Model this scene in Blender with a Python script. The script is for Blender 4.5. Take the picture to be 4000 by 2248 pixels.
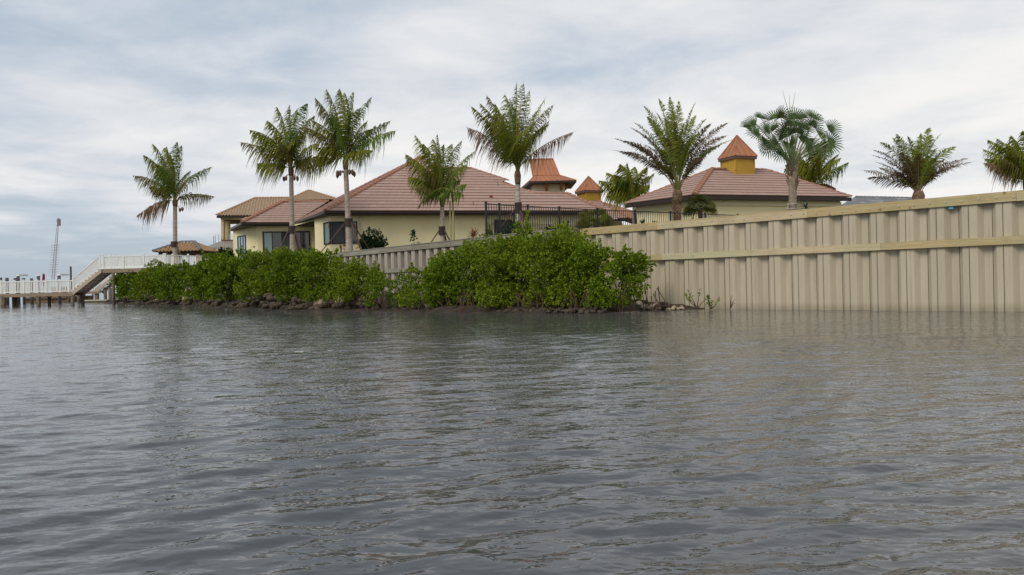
import bpy, math, random
import numpy as np
from mathutils import Vector, Matrix
random.seed(7)
rng = np.random.default_rng(7)
for o in list(bpy.data.objects): bpy.data.objects.remove(o)
SC = bpy.context.scene
COL = SC.collection
R_ = math.radians

# ------------------------------------------------------------------ camera
FPX, CAMH = 3100.0, 0.95
ROLL, PITCH = R_(1.4), 20.0 / 3100.0
cF = Vector((0, math.cos(PITCH), -math.sin(PITCH)))
up0 = Vector((0, math.sin(PITCH), math.cos(PITCH)))
cR = Vector((1, 0, 0)) * math.cos(ROLL) - up0 * math.sin(ROLL)
cU = Vector((1, 0, 0)) * math.sin(ROLL) + up0 * math.cos(ROLL)
CAM = Vector((0, 0, CAMH))
cam_d = bpy.data.cameras.new('camera')
cam_d.sensor_width = 36.0
cam_d.lens = FPX / 4000.0 * 36.0
cam_d.clip_start, cam_d.clip_end = 0.1, 20000
cam = bpy.data.objects.new('camera', cam_d)
M = Matrix(((cR.x, cU.x, -cF.x, CAM.x), (cR.y, cU.y, -cF.y, CAM.y), (cR.z, cU.z, -cF.z, CAM.z), (0, 0, 0, 1)))
cam.matrix_world = M
COL.objects.link(cam)
SC.camera = cam

def ray(px, py):
    return cF + cR * ((px - 2000) / FPX) - cU * ((py - 1124) / FPX)
def P(px, py, Y):                 # point of the place seen at photo pixel (px,py), Y metres ahead
    d = ray(px, py); return CAM + d * (Y / d.y)
def Pz(px, py, z):                # the same, at a known height
    d = ray(px, py); return CAM + d * ((z - CAMH) / d.z)
def Pp(px, py, p0, n):            # the same, on a known plane
    d = ray(px, py); return CAM + d * ((p0 - CAM).dot(n) / d.dot(n))
def Xof(px, Y): return P(px, 1110, Y).x

# ------------------------------------------------------------------ sky and sun (soft high overcast)
SUN_EL, SUN_AZ = R_(44), R_(225)          # azimuth clockwise from +Y: behind the camera, a little left
w = bpy.data.worlds.new('World'); SC.world = w; w.use_nodes = True
nt = w.node_tree; nt.nodes.clear()
def N(t, tree=None, **kw):
    n = (tree or nt).nodes.new(t)
    for k, v in kw.items(): setattr(n, k, v)
    return n
def mathn(tree, op, a, b=None, c=None, clamp=False):
    n = tree.nodes.new('ShaderNodeMath'); n.operation = op; n.use_clamp = clamp
    for i, v in enumerate((a, b, c)):
        if v is None: continue
        if hasattr(v, 'links'): tree.links.new(v, n.inputs[i])
        else: n.inputs[i].default_value = v
    return n.outputs[0]
def mixc(tree, fac, a, b, blend='MIX'):
    n = tree.nodes.new('ShaderNodeMix'); n.data_type = 'RGBA'; n.blend_type = blend
    for i, v in ((0, fac), (6, a), (7, b)):
        if hasattr(v, 'links'): tree.links.new(v, n.inputs[i])
        elif i == 0: n.inputs[i].default_value = v
        else: n.inputs[i].default_value = (*v, 1)
    return n.outputs[2]
def smooth(tree, v, a, b):
    n = tree.nodes.new('ShaderNodeMapRange'); n.interpolation_type = 'SMOOTHSTEP'
    tree.links.new(v, n.inputs[0]); n.inputs[1].default_value = a; n.inputs[2].default_value = b
    return n.outputs[0]
def noise(tree, vec, scale, detail=4, rough=.55, dist=0., w_=None):
    n = tree.nodes.new('ShaderNodeTexNoise')
    if w_ is not None: n.noise_dimensions = '4D'; n.inputs['W'].default_value = w_
    if vec is not None: tree.links.new(vec, n.inputs['Vector'])
    n.inputs['Scale'].default_value = scale; n.inputs['Detail'].default_value = detail
    n.inputs['Roughness'].default_value = rough; n.inputs['Distortion'].default_value = dist
    return n.outputs['Fac']
sky = N('ShaderNodeTexSky', sky_type='NISHITA', sun_disc=False)
sky.sun_elevation = SUN_EL; sky.sun_rotation = SUN_AZ
sky.air_density, sky.dust_density, sky.ozone_density = 1.0, 2.0, 1.5
tc = N('ShaderNodeTexCoord')
sep = N('ShaderNodeSeparateXYZ'); nt.links.new(tc.outputs['Generated'], sep.inputs[0])
zc = mathn(nt, 'ADD', mathn(nt, 'MAXIMUM', sep.outputs[2], 0.0), 0.10)
pxn = mathn(nt, 'DIVIDE', sep.outputs[0], zc); pyn = mathn(nt, 'DIVIDE', sep.outputs[1], zc)
cv = N('ShaderNodeCombineXYZ'); nt.links.new(pxn, cv.inputs[0]); nt.links.new(pyn, cv.inputs[1])
big = noise(nt, cv.outputs[0], .42, 3, .5, .3, w_=3.1)
mid = noise(nt, cv.outputs[0], 1.15, 6, .55, .5, w_=8.2)
fine = noise(nt, cv.outputs[0], 3.1, 6, .6, .4, w_=1.7)
dens = mathn(nt, 'ADD', mathn(nt, 'ADD', mathn(nt, 'MULTIPLY', big, .50), mathn(nt, 'MULTIPLY', mid, .36)), mathn(nt, 'MULTIPLY', fine, .14))
# the deck is thicker and whiter towards +X, thinner and bluer towards -X
dens = mathn(nt, 'ADD', dens, mathn(nt, 'MULTIPLY', sep.outputs[0], .13))
low = smooth(nt, sep.outputs[2], .10, .0)          # near the horizon the deck thins to blue air on the -X side
dens = mathn(nt, 'SUBTRACT', dens, mathn(nt, 'MULTIPLY', low, mathn(nt, 'MULTIPLY', smooth(nt, sep.outputs[0], .15, -.5), .14)))
dens = mathn(nt, 'SUBTRACT', dens, mathn(nt, 'MULTIPLY', smooth(nt, sep.outputs[2], .17, .30), .055))   # thicker grey-blue cloud higher up
c1 = smooth(nt, dens, .34, .47)
c2 = smooth(nt, dens, .41, .58)
skyS = N('ShaderNodeVectorMath', operation='SCALE'); nt.links.new(sky.outputs[0], skyS.inputs[0]); skyS.inputs[3].default_value = .10
blue = mixc(nt, .22, (.415, .485, .56), skyS.outputs[0])
grey = (.555, .585, .63)
white = (.76, .75, .735)
col = mixc(nt, c1, blue, grey)
col = mixc(nt, c2, col, white)
bg = N('ShaderNodeBackground'); nt.links.new(col, bg.inputs[0]); bg.inputs[1].default_value = 1.0
wo = N('ShaderNodeOutputWorld'); nt.links.new(bg.outputs[0], wo.inputs[0])

sun_d = bpy.data.lights.new('sun', 'SUN'); sun_d.energy = 1.5; sun_d.angle = R_(25); sun_d.color = (1, .96, .90)
sun = bpy.data.objects.new('sun', sun_d); COL.objects.link(sun)
sd = Vector((math.sin(SUN_AZ) * math.cos(SUN_EL), math.cos(SUN_AZ) * math.cos(SUN_EL), math.sin(SUN_EL)))
sun.rotation_euler = sd.to_track_quat('Z', 'Y').to_euler()
sun.location = (0, -20, 40)
vs = SC.view_settings
vs.view_transform = 'Standard'; vs.look = 'None'; vs.gamma = 1.0; vs.exposure = 0.28; vs.use_curve_mapping = False
SC.cycles.max_bounces = 4; SC.cycles.diffuse_bounces = 2; SC.cycles.glossy_bounces = 3; SC.cycles.transmission_bounces = 2; SC.cycles.transparent_max_bounces = 6
SC.cycles.use_denoising = True; SC.cycles.denoiser = 'OPENIMAGEDENOISE'; SC.cycles.denoising_input_passes = 'RGB_ALBEDO_NORMAL'; SC.cycles.denoising_prefilter = 'NONE'; SC.cycles.use_adaptive_sampling = False

# ------------------------------------------------------------------ materials
MATS = {}
def mat(name, col, rough=.7, col2=None, nscale=6., var=None, bump=0., bscale=40., spec=.3, metal=0., stretch=(1, 1, 1), obj_rand=None, detail=5, ramp=(.35, .65), island=False, trans=0., vcol=False):
    """procedural material: base colour mixed with col2 by object-space noise; obj_rand = list of colours picked per piece"""
    if name in MATS: return MATS[name]
    m = bpy.data.materials.new(name); m.use_nodes = True
    t = m.node_tree; b = t.nodes['Principled BSDF']
    b.inputs['Roughness'].default_value = rough
    b.inputs['Specular IOR Level'].default_value = spec
    b.inputs['Metallic'].default_value = metal
    tcn = t.nodes.new('ShaderNodeTexCoord'); mp = t.nodes.new('ShaderNodeMapping')
    t.links.new(tcn.outputs['Object'], mp.inputs[0]); mp.inputs['Scale'].default_value = stretch
    if obj_rand:
        oi = t.nodes.new('ShaderNodeObjectInfo'); gi = t.nodes.new('ShaderNodeNewGeometry')
        f = mathn(t, 'FRACT', mathn(t, 'ADD', oi.outputs['Random'], mathn(t, 'MULTIPLY', gi.outputs['Random Per Island'], 1.0 if island else 0.0)))
        cr = t.nodes.new('ShaderNodeValToRGB'); cr.color_ramp.interpolation = 'CONSTANT' if not island or len(obj_rand) > 4 else 'LINEAR'
        els = cr.color_ramp.elements
        for i, c in enumerate(obj_rand):
            e = els[i] if i < 2 else els.new(0)
            e.position = i / len(obj_rand) if cr.color_ramp.interpolation == 'CONSTANT' else i / (len(obj_rand) - 1)
            e.color = (*c, 1)
        t.links.new(f, cr.inputs[0]); base = cr.outputs[0]
    else: base = None
    if col2 is not None:
        nf = smooth(t, noise(t, mp.outputs[0], nscale, detail, .6), *ramp)
        base = mixc(t, nf, base if base is not None else col, col2)
        if obj_rand: base.node.inputs[0].links  # keep
    if base is None: b.inputs['Base Color'].default_value = (*col, 1)
    else: t.links.new(base, b.inputs['Base Color'])
    if bump:
        bn = t.nodes.new('ShaderNodeBump'); bn.inputs['Strength'].default_value = 1.0; bn.inputs['Distance'].default_value = bump
        t.links.new(noise(t, mp.outputs[0], bscale, 5, .6), bn.inputs['Height']); t.links.new(bn.outputs[0], b.inputs['Normal'])
    if trans:
        out = t.nodes['Material Output']; tr = t.nodes.new('ShaderNodeBsdfTranslucent'); ms = t.nodes.new('ShaderNodeMixShader')
        if base is not None: t.links.new(base, tr.inputs[0])
        else: tr.inputs[0].default_value = (*col, 1)
        ms.inputs[0].default_value = trans
        t.links.new(b.outputs[0], ms.inputs[1]); t.links.new(tr.outputs[0], ms.inputs[2]); t.links.new(ms.outputs[0], out.inputs[0])
    MATS[name] = m; return m

def wood_mat(name, c1, c2, knot, green=None):
    if name in MATS: return MATS[name]
    m = bpy.data.materials.new(name); m.use_nodes = True; t = m.node_tree; b = t.nodes['Principled BSDF']
    b.inputs['Roughness'].default_value = .75; b.inputs['Specular IOR Level'].default_value = .2
    tcn = t.nodes.new('ShaderNodeTexCoord'); mp = t.nodes.new('ShaderNodeMapping'); t.links.new(tcn.outputs['Object'], mp.inputs[0])
    mp.inputs['Scale'].default_value = (.5, .5, 14)
    g = smooth(t, noise(t, mp.outputs[0], 2.0, 6, .65, .6), .35, .68)
    base = mixc(t, g, c1, c2)
    vo = t.nodes.new('ShaderNodeTexVoronoi'); t.links.new(tcn.outputs['Object'], vo.inputs['Vector']); vo.inputs['Scale'].default_value = 2.1
    k = smooth(t, vo.outputs['Distance'], .13, .04)
    base = mixc(t, k, base, knot)
    if green is not None:
        gg = smooth(t, noise(t, tcn.outputs['Object'], .33, 2, .5), .52, .66)
        base = mixc(t, mathn(t, 'MULTIPLY', gg, .55), base, green)
    oi = t.nodes.new('ShaderNodeObjectInfo'); hs = t.nodes.new('ShaderNodeHueSaturation'); t.links.new(base, hs.inputs['Color'])
    t.links.new(mathn(t, 'MULTIPLY_ADD', oi.outputs['Random'], .26, .86), hs.inputs['Value']); t.links.new(mathn(t, 'MULTIPLY_ADD', oi.outputs['Random'], -.25, 1.08), hs.inputs['Saturation'])
    stn = smooth(t, noise(t, tcn.outputs['Object'], 1.7, 4, .6), .52, .72); base = mixc(t, mathn(t, 'MULTIPLY', stn, .35), hs.outputs[0], (.30, .235, .13))
    t.links.new(base, b.inputs['Base Color'])
    bn = t.nodes.new('ShaderNodeBump'); bn.inputs['Distance'].default_value = .004; t.links.new(g, bn.inputs['Height']); t.links.new(bn.outputs[0], b.inputs['Normal'])
    MATS[name] = m; return m

# ------------------------------------------------------------------ mesh helpers
ORG = {}
class MB:
    def __init__(s): s.v = []; s.f = []
    def add(s, verts, faces):
        o = len(s.v); s.v += [Vector(v) for v in verts]; s.f += [tuple(i + o for i in f) for f in faces]; return s
    def quad(s, a, b, c, d): return s.add([a, b, c, d], [(0, 1, 2, 3)])
    def poly(s, pts): return s.add(pts, [tuple(range(len(pts)))])
    def prism(s, pts, off):                       # polygon extruded by a vector, closed
        n = len(pts); off = Vector(off); pts = [Vector(p) for p in pts]
        return s.add(pts + [p + off for p in pts], [tuple(range(n))[::-1], tuple(range(n, 2 * n))] + [(i, (i + 1) % n, n + (i + 1) % n, n + i) for i in range(n)])
    def box(s, c, sx, sy, sz, ax=None):           # box by centre and full sizes, optional axes
        c = Vector(c); ax = ax or (Vector((1, 0, 0)), Vector((0, 1, 0)), Vector((0, 0, 1)))
        a, b, d = ax[0] * sx / 2, ax[1] * sy / 2, ax[2] * sz / 2
        vs_ = [c - a - b - d, c + a - b - d, c + a + b - d, c - a + b - d, c - a - b + d, c + a - b + d, c + a + b + d, c - a + b + d]
        return s.add(vs_, [(3, 2, 1, 0), (4, 5, 6, 7), (0, 1, 5, 4), (1, 2, 6, 5), (2, 3, 7, 6), (3, 0, 4, 7)])
    def bar(s, p, q, w_, h, upv=(0, 0, 1)):       # rectangular bar from p to q
        p, q = Vector(p), Vector(q); d = q - p; L = d.length; d.normalize(); side = d.cross(Vector(upv))
        if side.length < 1e-4: side = d.cross(Vector((1, 0, 0)))
        side.normalize(); u = side.cross(d)
        return s.box((p + q) / 2, L, w_, h, (d, side, u))
    def tube(s, pts, rad, n=6, cap=True):
        pts = [Vector(p) for p in pts]; o = len(s.v); m = len(pts)
        ref = Vector((.31, .87, .2))
        for i, p in enumerate(pts):
            d = (pts[min(i + 1, m - 1)] - pts[max(i - 1, 0)]).normalized()
            a = d.cross(ref)
            if a.length < .05: a = d.cross(Vector((1, 0, 0)))
            a.normalize(); b = d.cross(a); r = rad[i] if hasattr(rad, '__len__') else rad
            s.v += [p + a * (r * math.cos(2 * math.pi * k / n)) + b * (r * math.sin(2 * math.pi * k / n)) for k in range(n)]
        for i in range(m - 1):
            for k in range(n):
                s.f.append((o + i * n + k, o + i * n + (k + 1) % n, o + (i + 1) * n + (k + 1) % n, o + (i + 1) * n + k))
        if cap: s.f.append(tuple(o + k for k in range(n))[::-1]); s.f.append(tuple(o + (m - 1) * n + k for k in range(n)))
        return s
    def mesh(s, name, m, org=Vector((0, 0, 0)), smooth_=False):
        me = bpy.data.meshes.new(name)
        me.from_pydata([tuple(v - org) for v in s.v], [], s.f); me.materials.append(m)
        if smooth_: me.polygons.foreach_set('use_smooth', [True] * len(me.polygons))
        me.update(); return me
    def build(s, name, m, parent=None, smooth_=False, stuff=False):
        org = ORG[parent.name] if parent is not None else Vector((0, 0, 0))
        o = bpy.data.objects.new(name, s.mesh(name, m, org, smooth_)); COL.objects.link(o)
        if parent is not None: o.parent = parent
        ORG[o.name] = org.copy()
        if stuff: o['kind'] = 'stuff'
        return o
def mesh_np(name, V, Fq, m, parent=None, smooth_=False, stuff=False):
    org = ORG[parent.name] if parent is not None else Vector((0, 0, 0))
    me = bpy.data.meshes.new(name); V = np.asarray(V, dtype=np.float32) - np.array(org, dtype=np.float32)
    k = Fq.shape[1]; nf = len(Fq)
    me.vertices.add(len(V)); me.vertices.foreach_set('co', V.ravel())
    me.loops.add(nf * k); me.loops.foreach_set('vertex_index', Fq.astype(np.int32).ravel())
    me.polygons.add(nf); me.polygons.foreach_set('loop_start', np.arange(nf, dtype=np.int32) * k)
    if smooth_: me.polygons.foreach_set('use_smooth', np.ones(nf, dtype=bool))
    me.materials.append(m); me.update(calc_edges=True)
    o = bpy.data.objects.new(name, me); COL.objects.link(o)
    if parent is not None: o.parent = parent
    ORG[o.name] = org.copy()
    if stuff: o['kind'] = 'stuff'
    return o
def tag(o, label, cat, group=None):
    o['label'] = label; o['category'] = cat
    if group: o['group'] = group
    return o
def thing(name, loc, label, cat, group=None):
    e = bpy.data.objects.new(name, None); e.location = loc; e.empty_display_size = .2; COL.objects.link(e)
    ORG[e.name] = Vector(loc); return tag(e, label, cat, group)
def struct(o): o['kind'] = 'structure'; return o
def inst(name, me, parent, mw):                   # one piece that shares mesh data
    o = bpy.data.objects.new(name, me); COL.objects.link(o); o.parent = parent
    org = ORG[parent.name]; o.matrix_local = Matrix.Translation(-org) @ mw
    return o
def frame(o, x, y, z): return Matrix(((x[0], y[0], z[0], o[0]), (x[1], y[1], z[1], o[1]), (x[2], y[2], z[2], o[2]), (0, 0, 0, 1)))
def lerp(a, b, t): return a + (b - a) * t
# ------------------------------------------------------------------ water
def water_material():
    """ripples as an analytic slope (finite differences of one height field), so they stay crisp at every distance"""
    m = bpy.data.materials.new('water_surface'); m.use_nodes = True; t = m.node_tree; b = t.nodes['Principled BSDF']
    b.inputs['Base Color'].default_value = (.068, .070, .072, 1); b.inputs['Roughness'].default_value = .04
    b.inputs['IOR'].default_value = 1.333
    tcn = t.nodes.new('ShaderNodeTexCoord'); geo = t.nodes.new('ShaderNodeNewGeometry')
    calm = smooth(t, noise(t, tcn.outputs['Object'], .14, 1, .5), .32, .62)           # patches of breeze
    def height(off):
        va = t.nodes.new('ShaderNodeVectorMath'); va.operation = 'ADD'; t.links.new(tcn.outputs['Object'], va.inputs[0]); va.inputs[1].default_value = off
        def mapped(rot, sc):
            mp = t.nodes.new('ShaderNodeMapping'); t.links.new(va.outputs[0], mp.inputs[0])
            mp.inputs['Rotation'].default_value = (0, 0, R_(rot)); mp.inputs['Scale'].default_value = sc; return mp.outputs[0]
        h1 = noise(t, mapped(-22, (1.0, 2.2, 1)), 2.6, 1, .5, .0)
        h2 = noise(t, mapped(-30, (1.0, 1.9, 1)), 8.0, 1.5, .55, .0)
        h3 = noise(t, mapped(-8, (1.0, 1.8, 1)), 24.0, 1, .5, .0)
        h0_ = noise(t, mapped(-16, (1.0, 3.0, 1)), .55, 1, .5, .0)
        h1 = mathn(t, 'ADD', h1, mathn(t, 'MULTIPLY', h0_, WAV[3] / WAV[0]))
        h = mathn(t, 'ADD', mathn(t, 'MULTIPLY', h1, WAV[0]), mathn(t, 'MULTIPLY', h2, mathn(t, 'MULTIPLY_ADD', calm, WAV[1] * .6, WAV[1])))
        return mathn(t, 'ADD', h, mathn(t, 'MULTIPLY', h3, mathn(t, 'MULTIPLY_ADD', calm, WAV[2], WAV[2] * .5)))
    e = .008
    h0, hx, hy = height((0, 0, 0)), height((e, 0, 0)), height((0, e, 0))
    cx = mathn(t, 'MULTIPLY', mathn(t, 'SUBTRACT', h0, hx), 1 / e); cy = mathn(t, 'MULTIPLY', mathn(t, 'SUBTRACT', h0, hy), 1 / e)
    cv_ = t.nodes.new('ShaderNodeCombineXYZ'); t.links.new(cx, cv_.inputs[0]); t.links.new(cy, cv_.inputs[1])
    ad = t.nodes.new('ShaderNodeVectorMath'); ad.operation = 'ADD'; t.links.new(cv_.outputs[0], ad.inputs[0]); t.links.new(geo.outputs['Normal'], ad.inputs[1])
    nm = t.nodes.new('ShaderNodeVectorMath'); nm.operation = 'NORMALIZE'; t.links.new(ad.outputs[0], nm.inputs[0]); t.links.new(nm.outputs[0], b.inputs['Normal'])
    return m
WAV = (.0145, .0068, .0017, .020)
rads = np.concatenate([[.02, .5, 1.0, 1.4], np.geomspace(1.8, 14, 330), np.arange(14.1, 68, .13), np.geomspace(69, 9000, 60)])
angs = np.concatenate([np.linspace(-40, 40, 560), np.linspace(42, 318, 70)])
rr, aa = np.meshgrid(rads, np.radians(angs), indexing='ij')
wx, wy = rr * np.sin(aa), rr * np.cos(aa)
wz = np.zeros_like(wx)
wr = np.random.default_rng(11)
for i in range(54):
    lam = .14 * (.95 / .14) ** wr.random(); th = R_(24) + wr.normal(0, .34)        # crests run from near left to far right
    k = 2 * math.pi / lam; amp = .0016 * lam ** .95 * (1.6 if lam < .5 else .75) * 1.3
    ph = wr.random() * 6.28; cell = np.maximum(np.where(rr < 14, rr * .0064, np.where(rr < 68, .13, rr * .08)), rr * R_(80 / 560) * .45)
    fade = np.clip((lam / 3.0 - cell) / (lam / 6.0), 0, 1)
    arg = k * (-math.sin(th) * wx + math.cos(th) * wy) + ph + .8 * np.sin(.6 * wx + .9 * i)
    wz += amp * fade * (np.sin(arg) + .25 * np.cos(2 * arg))
nr, na = rr.shape
ii, jj = np.meshgrid(np.arange(nr - 1), np.arange(na), indexing='ij')
j2 = (jj + 1) % na
Fq = np.stack([ii * na + jj, ii * na + j2, (ii + 1) * na + j2, (ii + 1) * na + jj], -1).reshape(-1, 4)[:, ::-1]
water = mesh_np('water', np.stack([wx, wy, wz], -1).reshape(-1, 3), Fq, water_material(), smooth_=True)
struct(water)

# ------------------------------------------------------------------ terrain: raised lot behind the seawall, muddy bank in front
WTOP = 2.727
NEWW = [Vector((16.9, 12.7, 0)), Vector((2.55, 27.85, 0))]       # new pile wall, right end (off frame) to its hidden left end
OLDW = [Vector((2.3, 27.3, 0)), Vector((-.33, 30.3, 0)), Vector((-10.0, 43.6, 0)), Vector((-17.5, 52.5, 0)), Vector((-26, 60.5, 0)), Vector((-33, 70, 0))]
GZ = 2.60
lot = [Vector((17.3, 13.0, 0)), Vector((2.9, 28.2, 0)), Vector((0, 30.5, 0)), Vector((-9.7, 43.8, 0)), Vector((-17.2, 52.8, 0)), Vector((-25.7, 60.8, 0)), Vector((-33, 70.3, 0)),
       Vector((-40, 84, 0)), Vector((-44, 120, 0)), Vector((-30, 190, 0)), Vector((220, 190, 0)), Vector((220, -60, 0)), Vector((60, -30, 0))]
grass_m = mat('lawn_ground', (.075, .095, .035), .9, (.12, .10, .06), 1.3, bump=.02, bscale=25)
m_ = MB(); m_.prism([v + Vector((0, 0, -3)) for v in lot], (0, 0, 3 + GZ)); struct(m_.build('ground', grass_m))
SHORE = [(-46, 92), (-38, 74), (-31.5, 62.5), (-24.0, 53.5), (-17.5, 45.3), (-13.2, 38.6), (-9.8, 33.9), (-4.7, 29.2), (-2.2, 26.8), (0, 24.7), (2.17, 22.7), (4.2, 23.5), (6.3, 24.0)]
INNER = [(-40, 96), (-33.5, 76), (-26.5, 63.5), (-19.5, 55.5), (-13.0, 48.0), (-10.3, 44.2), (-6.5, 38.9), (-2.0, 32.7), (-.3, 30.3), (1.6, 28.4), (3.0, 27.3), (4.6, 25.7), (6.5, 23.9)]
mud = mat('bank_mud', (.028, .020, .013), .85, (.06, .043, .028), 2.5, bump=.04, bscale=9)
bv, bf = [], []
br = random.Random(3); NT = 9
sh, inn = [], []
for k in range(len(SHORE) - 1):
    for q in range(6):
        t = q / 6; sh.append(Vector((*SHORE[k], 0)).lerp(Vector((*SHORE[k + 1], 0)), t)); inn.append(Vector((*INNER[k], 0)).lerp(Vector((*INNER[k + 1], 0)), t))
for a, b in zip(sh, inn):
    for q in range(NT):
        t = q / (NT - 1) * 1.35 - .35
        p = a.lerp(b, t); fz = min(1, max(.28, (8.2 - a.x) / 9)) * .8; z = -.25 + (fz + .1) * max(0, (t + .35) / 1.35) ** .8 + br.uniform(-.05, .05)
        bv.append((p.x + br.uniform(-.06, .06), p.y + br.uniform(-.06, .06), z if t < .9 else min(z, .6)))
for i in range(len(sh) - 1):
    for q in range(NT - 1):
        bf.append((i * NT + q, (i + 1) * NT + q, (i + 1) * NT + q + 1, i * NT + q + 1))
m_ = MB(); m_.add(bv, [f[::-1] for f in bf]); struct(m_.build('bank', mud, smooth_=True))

# ------------------------------------------------------------------ sheet pile seawalls
def pile_wall(root, a, b, zb, zt, prof, colm, period, s0=0., last=None):
    """corrugated wall from a to b; every half period is one interlocking sheet. prof: front, bevel, back, bevel fractions and depth"""
    d = (b - a); L = d.length; d.normalize(); n = Vector((d.y, -d.x, 0))
    if n.dot(Vector((-.6, -.8, 0))) < 0: n = -n
    fr, bv_, bk, dep = prof
    me = {}
    T = .012
    def sheet(pts, key):
        if key in me: return me[key]
        mb = MB()
        for (s1_, t1), (s2_, t2) in zip(pts[:-1], pts[1:]):
            mb.quad(Vector((s1_, t1, zb)), Vector((s2_, t2, zb)), Vector((s2_, t2, zt)), Vector((s1_, t1, zt)))
            mb.quad(Vector((s2_, t2 - T, zb)), Vector((s1_, t1 - T, zb)), Vector((s1_, t1 - T, zt)), Vector((s2_, t2 - T, zt)))
            mb.quad(Vector((s1_, t1, zt)), Vector((s2_, t2, zt)), Vector((s2_, t2 - T, zt)), Vector((s1_, t1 - T, zt)))
        # interlock lip at both ends: the joint reads as a fine dark line
        for (s_, t_), sg in ((pts[0], 1), (pts[-1], -1)):
            mb.box(Vector((s_ + sg * .006, t_ + .002, (zb + zt) / 2)), .008, .012, zt - zb)
        me[key] = mb.mesh('sheet_pile', colm); return me[key]
    g = .006; p = period
    A = [(g, dep), (fr * p * .56, dep), (fr * p * .56 + bv_ * p, 0), (fr * p * .56 + (bv_ + bk) * p - g, 0)]
    B = [(g, 0), (bv_ * p, dep), (bv_ * p + fr * p * .44 - g, dep)]
    la = fr * p * .56 + (bv_ + bk) * p
    s = s0; i = 0
    while s < L:
        pts, key, ln = (A, 'a', la) if i % 2 == 0 else (B, 'b', p - la)
        o_ = a + d * s
        fm = frame(o_, d, n, Vector((0, 0, 1)))
        inst('sheet_pile', sheet(pts, key), root, fm); s += ln; i += 1
    return d, n
pile_new = mat('pile_vinyl', (.515, .445, .32), .55, (.47, .40, .28), 2.2, bump=.0002, bscale=30, spec=.35, stretch=(1, 1, .25))
pile_old = mat('pile_vinyl_weathered', (.47, .41, .335), .7, (.38, .33, .275), 1.8, bump=.0004, bscale=30, stretch=(1, 1, .3))
new_wood = wood_mat('new_timber', (.55, .43, .225), (.46, .34, .165), (.20, .12, .05), green=(.42, .42, .21))
old_wood = wood_mat('weathered_timber', (.33, .30, .23), (.23, .205, .155), (.13, .11, .09))
steel = mat('galvanized_bolt', (.55, .54, .5), .45, metal=.6)
def weather(m, z_line=.22, rust=True):
    """sheet to sheet tint, faint run-down streaks and a stained splash band near the waterline"""
    t = m.node_tree; b = t.nodes['Principled BSDF']; src = b.inputs['Base Color'].links[0].from_socket; geo = t.nodes.new('ShaderNodeNewGeometry'); oi = t.nodes.new('ShaderNodeObjectInfo')
    tint = t.nodes.new('ShaderNodeHueSaturation'); t.links.new(src, tint.inputs['Color']); t.links.new(mathn(t, 'MULTIPLY_ADD', oi.outputs['Random'], .14, .92), tint.inputs['Value'])
    mp = t.nodes.new('ShaderNodeMapping'); t.links.new(geo.outputs['Position'], mp.inputs[0]); mp.inputs['Scale'].default_value = (9, 9, .35)
    st = smooth(t, noise(t, mp.outputs[0], 1.0, 4, .6), .54, .80); c = mixc(t, mathn(t, 'MULTIPLY', st, .5), tint.outputs[0], (.27, .20, .12))
    sp_ = t.nodes.new('ShaderNodeSeparateXYZ'); t.links.new(geo.outputs['Position'], sp_.inputs[0])
    zz = mathn(t, 'ADD', sp_.outputs[2], mathn(t, 'MULTIPLY', noise(t, geo.outputs['Position'], 3.0, 4, .6), -.16)); wet = smooth(t, zz, z_line - .06, -.06)
    t.links.new(mixc(t, mathn(t, 'MULTIPLY', wet, .4), c, (.17, .14, .075)), b.inputs['Base Color'])
weather(pile_new); weather(pile_old)
nw = thing('new_seawall', NEWW[1], 'new tan corrugated sheet pile seawall with fresh yellow timber boards at right', 'seawall')
dN, nN = pile_wall(nw, NEWW[1], NEWW[0], -.8, WTOP - .02, (.45, .15, .25, .125), pile_new, .715, s0=.1)
Lw = (NEWW[0] - NEWW[1]).length
def boards(root, a, d, n, cuts, z, h, th, off, m, name, top=False):
    for s1_, s2_ in zip(cuts[:-1], cuts[1:]):
        mb = MB(); c = a + d * ((s1_ + s2_) / 2) + n * (off + th / 2); c.z = z + random.uniform(-.004, .004)
        mb.box(c, s2_ - s1_ - .006, th, h, (d, n, Vector((0, 0, 1)))); mb.build(name, m, root)
def s_at(px):       # distance along the new wall where the photo column px meets it
    a, d = NEWW[1], dN; t = (px - 2000) / FPX
    return (t * a.y - a.x) / (d.x - t * d.y)
cutc = [0.0, s_at(2584), s_at(3172), s_at(3985), Lw]
boards(nw, NEWW[1], dN, nN, cutc, WTOP - .10, .20, .045, .128, new_wood, 'cap_board')
cutm = [0.0, s_at(2600), s_at(3195), s_at(3455), Lw]
boards(nw, NEWW[1], dN, nN, cutm, 1.64, .185, .06, .128, new_wood, 'waler_board')
mb = MB(); mb.box(NEWW[1] + dN * (Lw / 2) + nN * .045 + Vector((0, 0, WTOP + .018)), Lw, .23, .035, (dN, nN, Vector((0, 0, 1)))); mb.build('top_board', new_wood, nw)
bolt = MB().tube([Vector((0, 0, 0)), Vector((0, .02, 0))], .019, 8).mesh('bolt', steel)
s = .25
while s < Lw:
    p = NEWW[1] + dN * s + nN * .173; p.z = WTOP - .10 + random.uniform(-.02, .03)
    inst('bolt', bolt, nw, frame(p, dN, nN, Vector((0, 0, 1)))); s += .36
tagm = mat('blue_tag', (.10, .50, .68), .4)
mb = MB(); c = NEWW[1] + dN * s_at(3728) + nN * .130; c.z = P(3728, 812, c.y).z; mb.box(c, .105, .003, .055, (dN, nN, Vector((0, 0, 1)))); mb.build('sticker', tagm, nw)['label'] = 'small light blue sticker under the cap board'

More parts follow.
